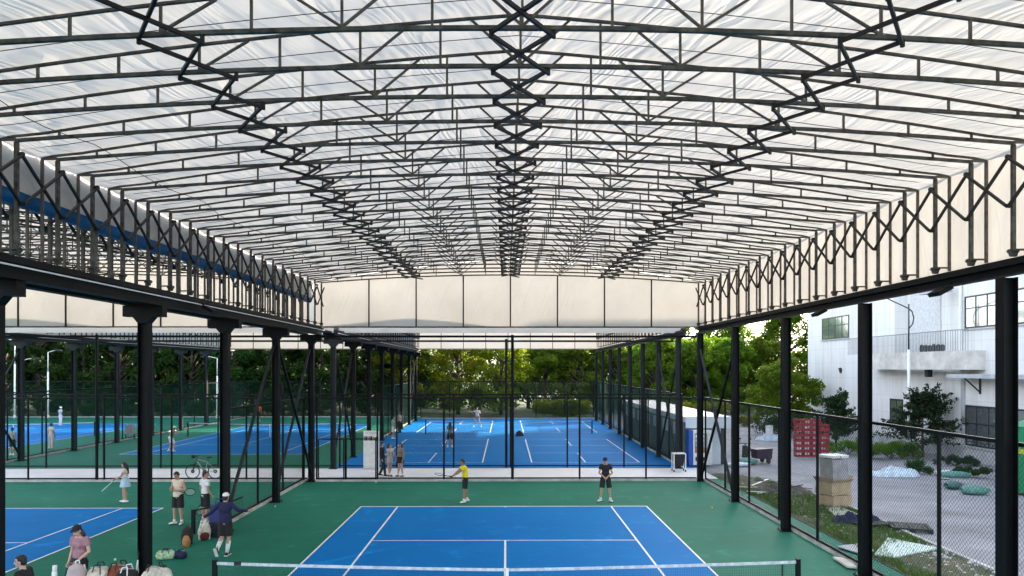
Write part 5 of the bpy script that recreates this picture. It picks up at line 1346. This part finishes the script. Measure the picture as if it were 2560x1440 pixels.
# bench behind the bags at the bottom edge
t = thing('bench', 'low bench at the bottom edge carrying bags', 'bench', (-9.1, 15.62, 0))
g = MB(); g.box(-2.3, -.22, .42, 2.0, .22, .46); g.build('seat', M['white'], t)
for a in (-2., -.1, 1.7): g = MB(); g.box(a - .03, -.18, 0, a + .03, .18, .419); g.build('leg', M['steel'], t)
BZ = .462
def bpos(u): return at(u, 1440, 15.6)[0]
t = thing('water_bottle', 'white water bottle with round lid standing on the bench', 'bottle', (bpos(137), 15.6, BZ), 0)
hz_ = at(137, 1414, 15.6)[1] - BZ
g = MB(); g.tube((0, 0, 0), (0, 0, hz_ * .8), .048, .048, 14); g.tube((0, 0, hz_ * .8), (0, 0, hz_ * .86), .048, .036, 14); g.build('flask', M['white'], t, True); g = MB(); g.tube((0, 0, hz_ * .86), (0, 0, hz_), .046, .046, 14); g.build('lid', M['edge_strip'], t)
def hgt(u, v): return at(u, v, 15.6)[1] - BZ
t = thing('water_bottle', 'small clear bottle left of the white water bottle', 'bottle', (bpos(126), 15.7, BZ), 0); h_ = hgt(126, 1424); g = MB(); g.tube((0, 0, 0), (0, 0, h_ * .85), .036, .034, 12); g.build('flask', M['plastic'], t, True); g = MB(); g.tube((0, 0, h_ * .85), (0, 0, h_), .02, .02, 10); g.build('lid', M['white'], t)
backpack('pinkish grey domed backpack with black base in front of the woman in mauve', bpos(198), 15.5, BZ, .44, .3, hgt(198, 1405), 'pinkgrey', .2, 0, 'black', straps='white')
duffel('cream canvas sports bag left in the row on the bench', bpos(247), 15.6, BZ, .46, hgt(247, 1410) * .5, 'offwhite', .25, 2)
duffel('rust red sports bag in the middle of the row on the bench', bpos(287), 15.75, BZ, .46, hgt(290, 1410) * .5, 'rust', -.2, 4)
duffel('black sports bag with white piping on the bench', bpos(320), 15.55, BZ, .42, hgt(318, 1414) * .5, 'black', .15, 6, straps='white')
duffel('cream bag right of the bagged racket at the right end of the bench', bpos(386), 15.6, BZ, .3, hgt(383, 1412) * .52, 'offwhite', -.5, 7)
backpack('white quilted backpack half sunk behind the cream bags', bpos(402), 15.75, BZ, .36, .26, hgt(402, 1422), 'offwhite', .7, .1, 'white')
racket('pale racket standing handle up among the bags on the bench', Vector((bpos(340), 15.7, at(343, 1386, 15.7)[1])), (-.12, .05, -1), (1, .2, 0), 'edge_strip')
def bike():
    x, y = gp(511, 1199); t = thing('bicycle', 'black and white mountain bike leaning on the back fence of the left court', 'bicycle', (x - .1, 34.62, .03), 0)
    for wx in (-.52, .56):
        g = MB(); n = 28; pts = [(wx + math.cos(2 * math.pi * i / n) * .33, 0, .34 + math.sin(2 * math.pi * i / n) * .33) for i in range(n + 1)]; g.pipe(pts, .024, 6); w = g.build('wheel', M['rubber'], t, True)
        g = MB(); g.tube((wx, -.03, .34), (wx, .03, .34), .03, .03, 8)
        for i in range(14): a = 2 * math.pi * i / 14; g.wire((wx, 0, .34), (wx + math.cos(a) * .31, 0, .34 + math.sin(a) * .31), .0025)
        child('spokes', g.mesh('spokes', M['silver']), w)
        g = MB(); g.tube((wx, .02, .34), (wx, .026, .34), .09, .09, 14); child('brake_disc', g.mesh('brake_disc', M['steel']), w)
    g = MB()
    hd_, st, bb, ax = (-.32, 0, .86), (.2, 0, .8), (.06, 0, .32), (.56, 0, .34)
    g.tube(hd_, bb, .026, .026, 8); g.tube((-.3, 0, .93), st, .02, .02, 8); g.tube(bb, st, .02, .02, 8); g.tube(bb, ax, .014, .014, 6); g.tube(st, ax, .013, .013, 6); g.build('frame', M['wrapgrey'], t, True)
    g = MB(); g.tube((-.3, 0, .95), (-.38, 0, .72), .026, .024, 8)
    for s in (-.05, .05): g.tube((-.38, s, .74), (-.52, s, .34), .016, .014, 6)
    g.build('fork', M['rubber'], t, True)
    g = MB(); g.tube((-.3, 0, .95), (-.33, 0, 1.06), .018, .018, 8); g.tube((-.36, -.3, 1.08), (-.36, .3, 1.08), .015, .015, 8)
    for s in (-1, 1): g.tube((-.36, s * .2, 1.08), (-.36, s * .33, 1.08), .02, .02, 8)
    g.build('handlebar', M['rubber'], t)
    g = MB(); g.ell((-.46, -.05, 1.06), (.1, .09, .09)); g.build('bar_bag', M['black'], t, True)
    g = MB(); g.tube((.2, 0, .78), (.23, 0, 1.0), .014, .014, 8); g.build('seat_post', M['rubber'], t)
    g = MB(); g.ell((.27, 0, 1.02), (.14, .06, .03)); g.ell((.34, 0, 1.03), (.07, .075, .035)); g.build('saddle', M['black'], t, True)
    g = MB(); g.tube((.06, -.02, .32), (.06, .02, .32), .1, .1, 16); g.bar((.06, -.05, .32), (.16, -.05, .2), .025, .015); g.bar((.06, .05, .32), (-.04, .05, .44), .025, .015); g.box(.11, -.13, .19, .21, -.05, .21); g.box(-.09, .05, .43, .01, .13, .45); g.build('crank', M['rubber'], t)
bike()
M['ball'] = mat('tennis ball felt', (.62, .66, .35), .9)
for k, (u, v, w_) in enumerate(((688, 1268, 'left of the near court beside the short fence'), (940, 1207, 'at the foot of the back fence'), (288, 1402, 'left of the black column near the bags'), (1740, 1204, 'in the back corner by the right column'), (1780, 1271, 'on the green right of the baseline'))):
    x, y = gp(u, v); g = MB(); g.ell((0, 0, .034), (.034,) * 3, None, 12, 8); o = g.build('tennis_ball', M['ball'], None, True); o.location = (x, y, 0); tag(o, 'tennis ball lying ' + w_, 'tennis ball', 'loose tennis balls')
x, y = gp(1300, 1098); heap('sports_bag', 'dark bag dropped on the far blue court near the centre post', 'sports bag', x, 56.5, .35, .3, .6, CL['black'], 3.3, .2, n=14)
for k, (u, v, lb) in enumerate(((325, 1098, 'grey round bench seat by the far left fence'),)):
    x, y = gp(u, v); t = thing('chair', lb, 'chair', (x, y, 0), .4); g = MB(); g.prism([(-.35, .4), (-.35, 1.0), (-.25, 1.1), (.25, 1.1), (.35, 1.0), (.35, .4)], 'y', .22, .27); g.build('backrest', M['wrapgrey'], t); g = MB(); g.box(-.33, -.28, .4, .33, .22, .46); g.build('seat', M['wrapgrey'], t)
    for a in (-.28, .28):
        for s in (-.23, .2): g = MB(); g.tube((a, s, 0), (a, s, .4), .02, .02, 6); g.build('leg', M['steel'], t)

# ------------------------------------------------------------------ daylight
EL, AZ = RAD(23), RAD(45)
S = Vector((math.cos(EL) * math.sin(AZ), math.cos(EL) * math.cos(AZ), math.sin(EL)))
ld = bpy.data.lights.new('sun', 'SUN'); ld.energy = 2.6; ld.angle = RAD(.6); ld.color = (1, .83, .65)
lo_ = bpy.data.objects.new('sun', ld); COL.objects.link(lo_); lo_.rotation_euler = S.to_track_quat('Z', 'Y').to_euler(); lo_.location = (60, 60, 60)
wd = bpy.data.worlds.new('World'); sc.world = wd; wd.use_nodes = True
nt = wd.node_tree; bg = nt.nodes['Background']
sky = nt.nodes.new('ShaderNodeTexSky'); sky.sky_type = 'NISHITA'; sky.sun_disc = False; sky.sun_elevation = EL; sky.sun_rotation = AZ
sky.air_density = 1.; sky.dust_density = 2.5; sky.ozone_density = 1.
hs = nt.nodes.new('ShaderNodeHueSaturation'); hs.inputs['Saturation'].default_value = .55
nt.links.new(sky.outputs[0], hs.inputs['Color']); nt.links.new(hs.outputs[0], bg.inputs[0]); bg.inputs[1].default_value = .14
sc.view_settings.view_transform = 'Standard'; sc.view_settings.look = 'None'; sc.view_settings.gamma = 1.; sc.view_settings.use_curve_mapping = False
sc.view_settings.exposure = 2.65
sc.render.engine = 'CYCLES'
cy = sc.cycles
cy.use_denoising = True; cy.max_bounces = 8; cy.diffuse_bounces = 5; cy.glossy_bounces = 3; cy.transmission_bounces = 6; cy.transparent_max_bounces = 8
cy.sample_clamp_indirect = 8; cy.caustics_reflective = False; cy.caustics_refractive = False
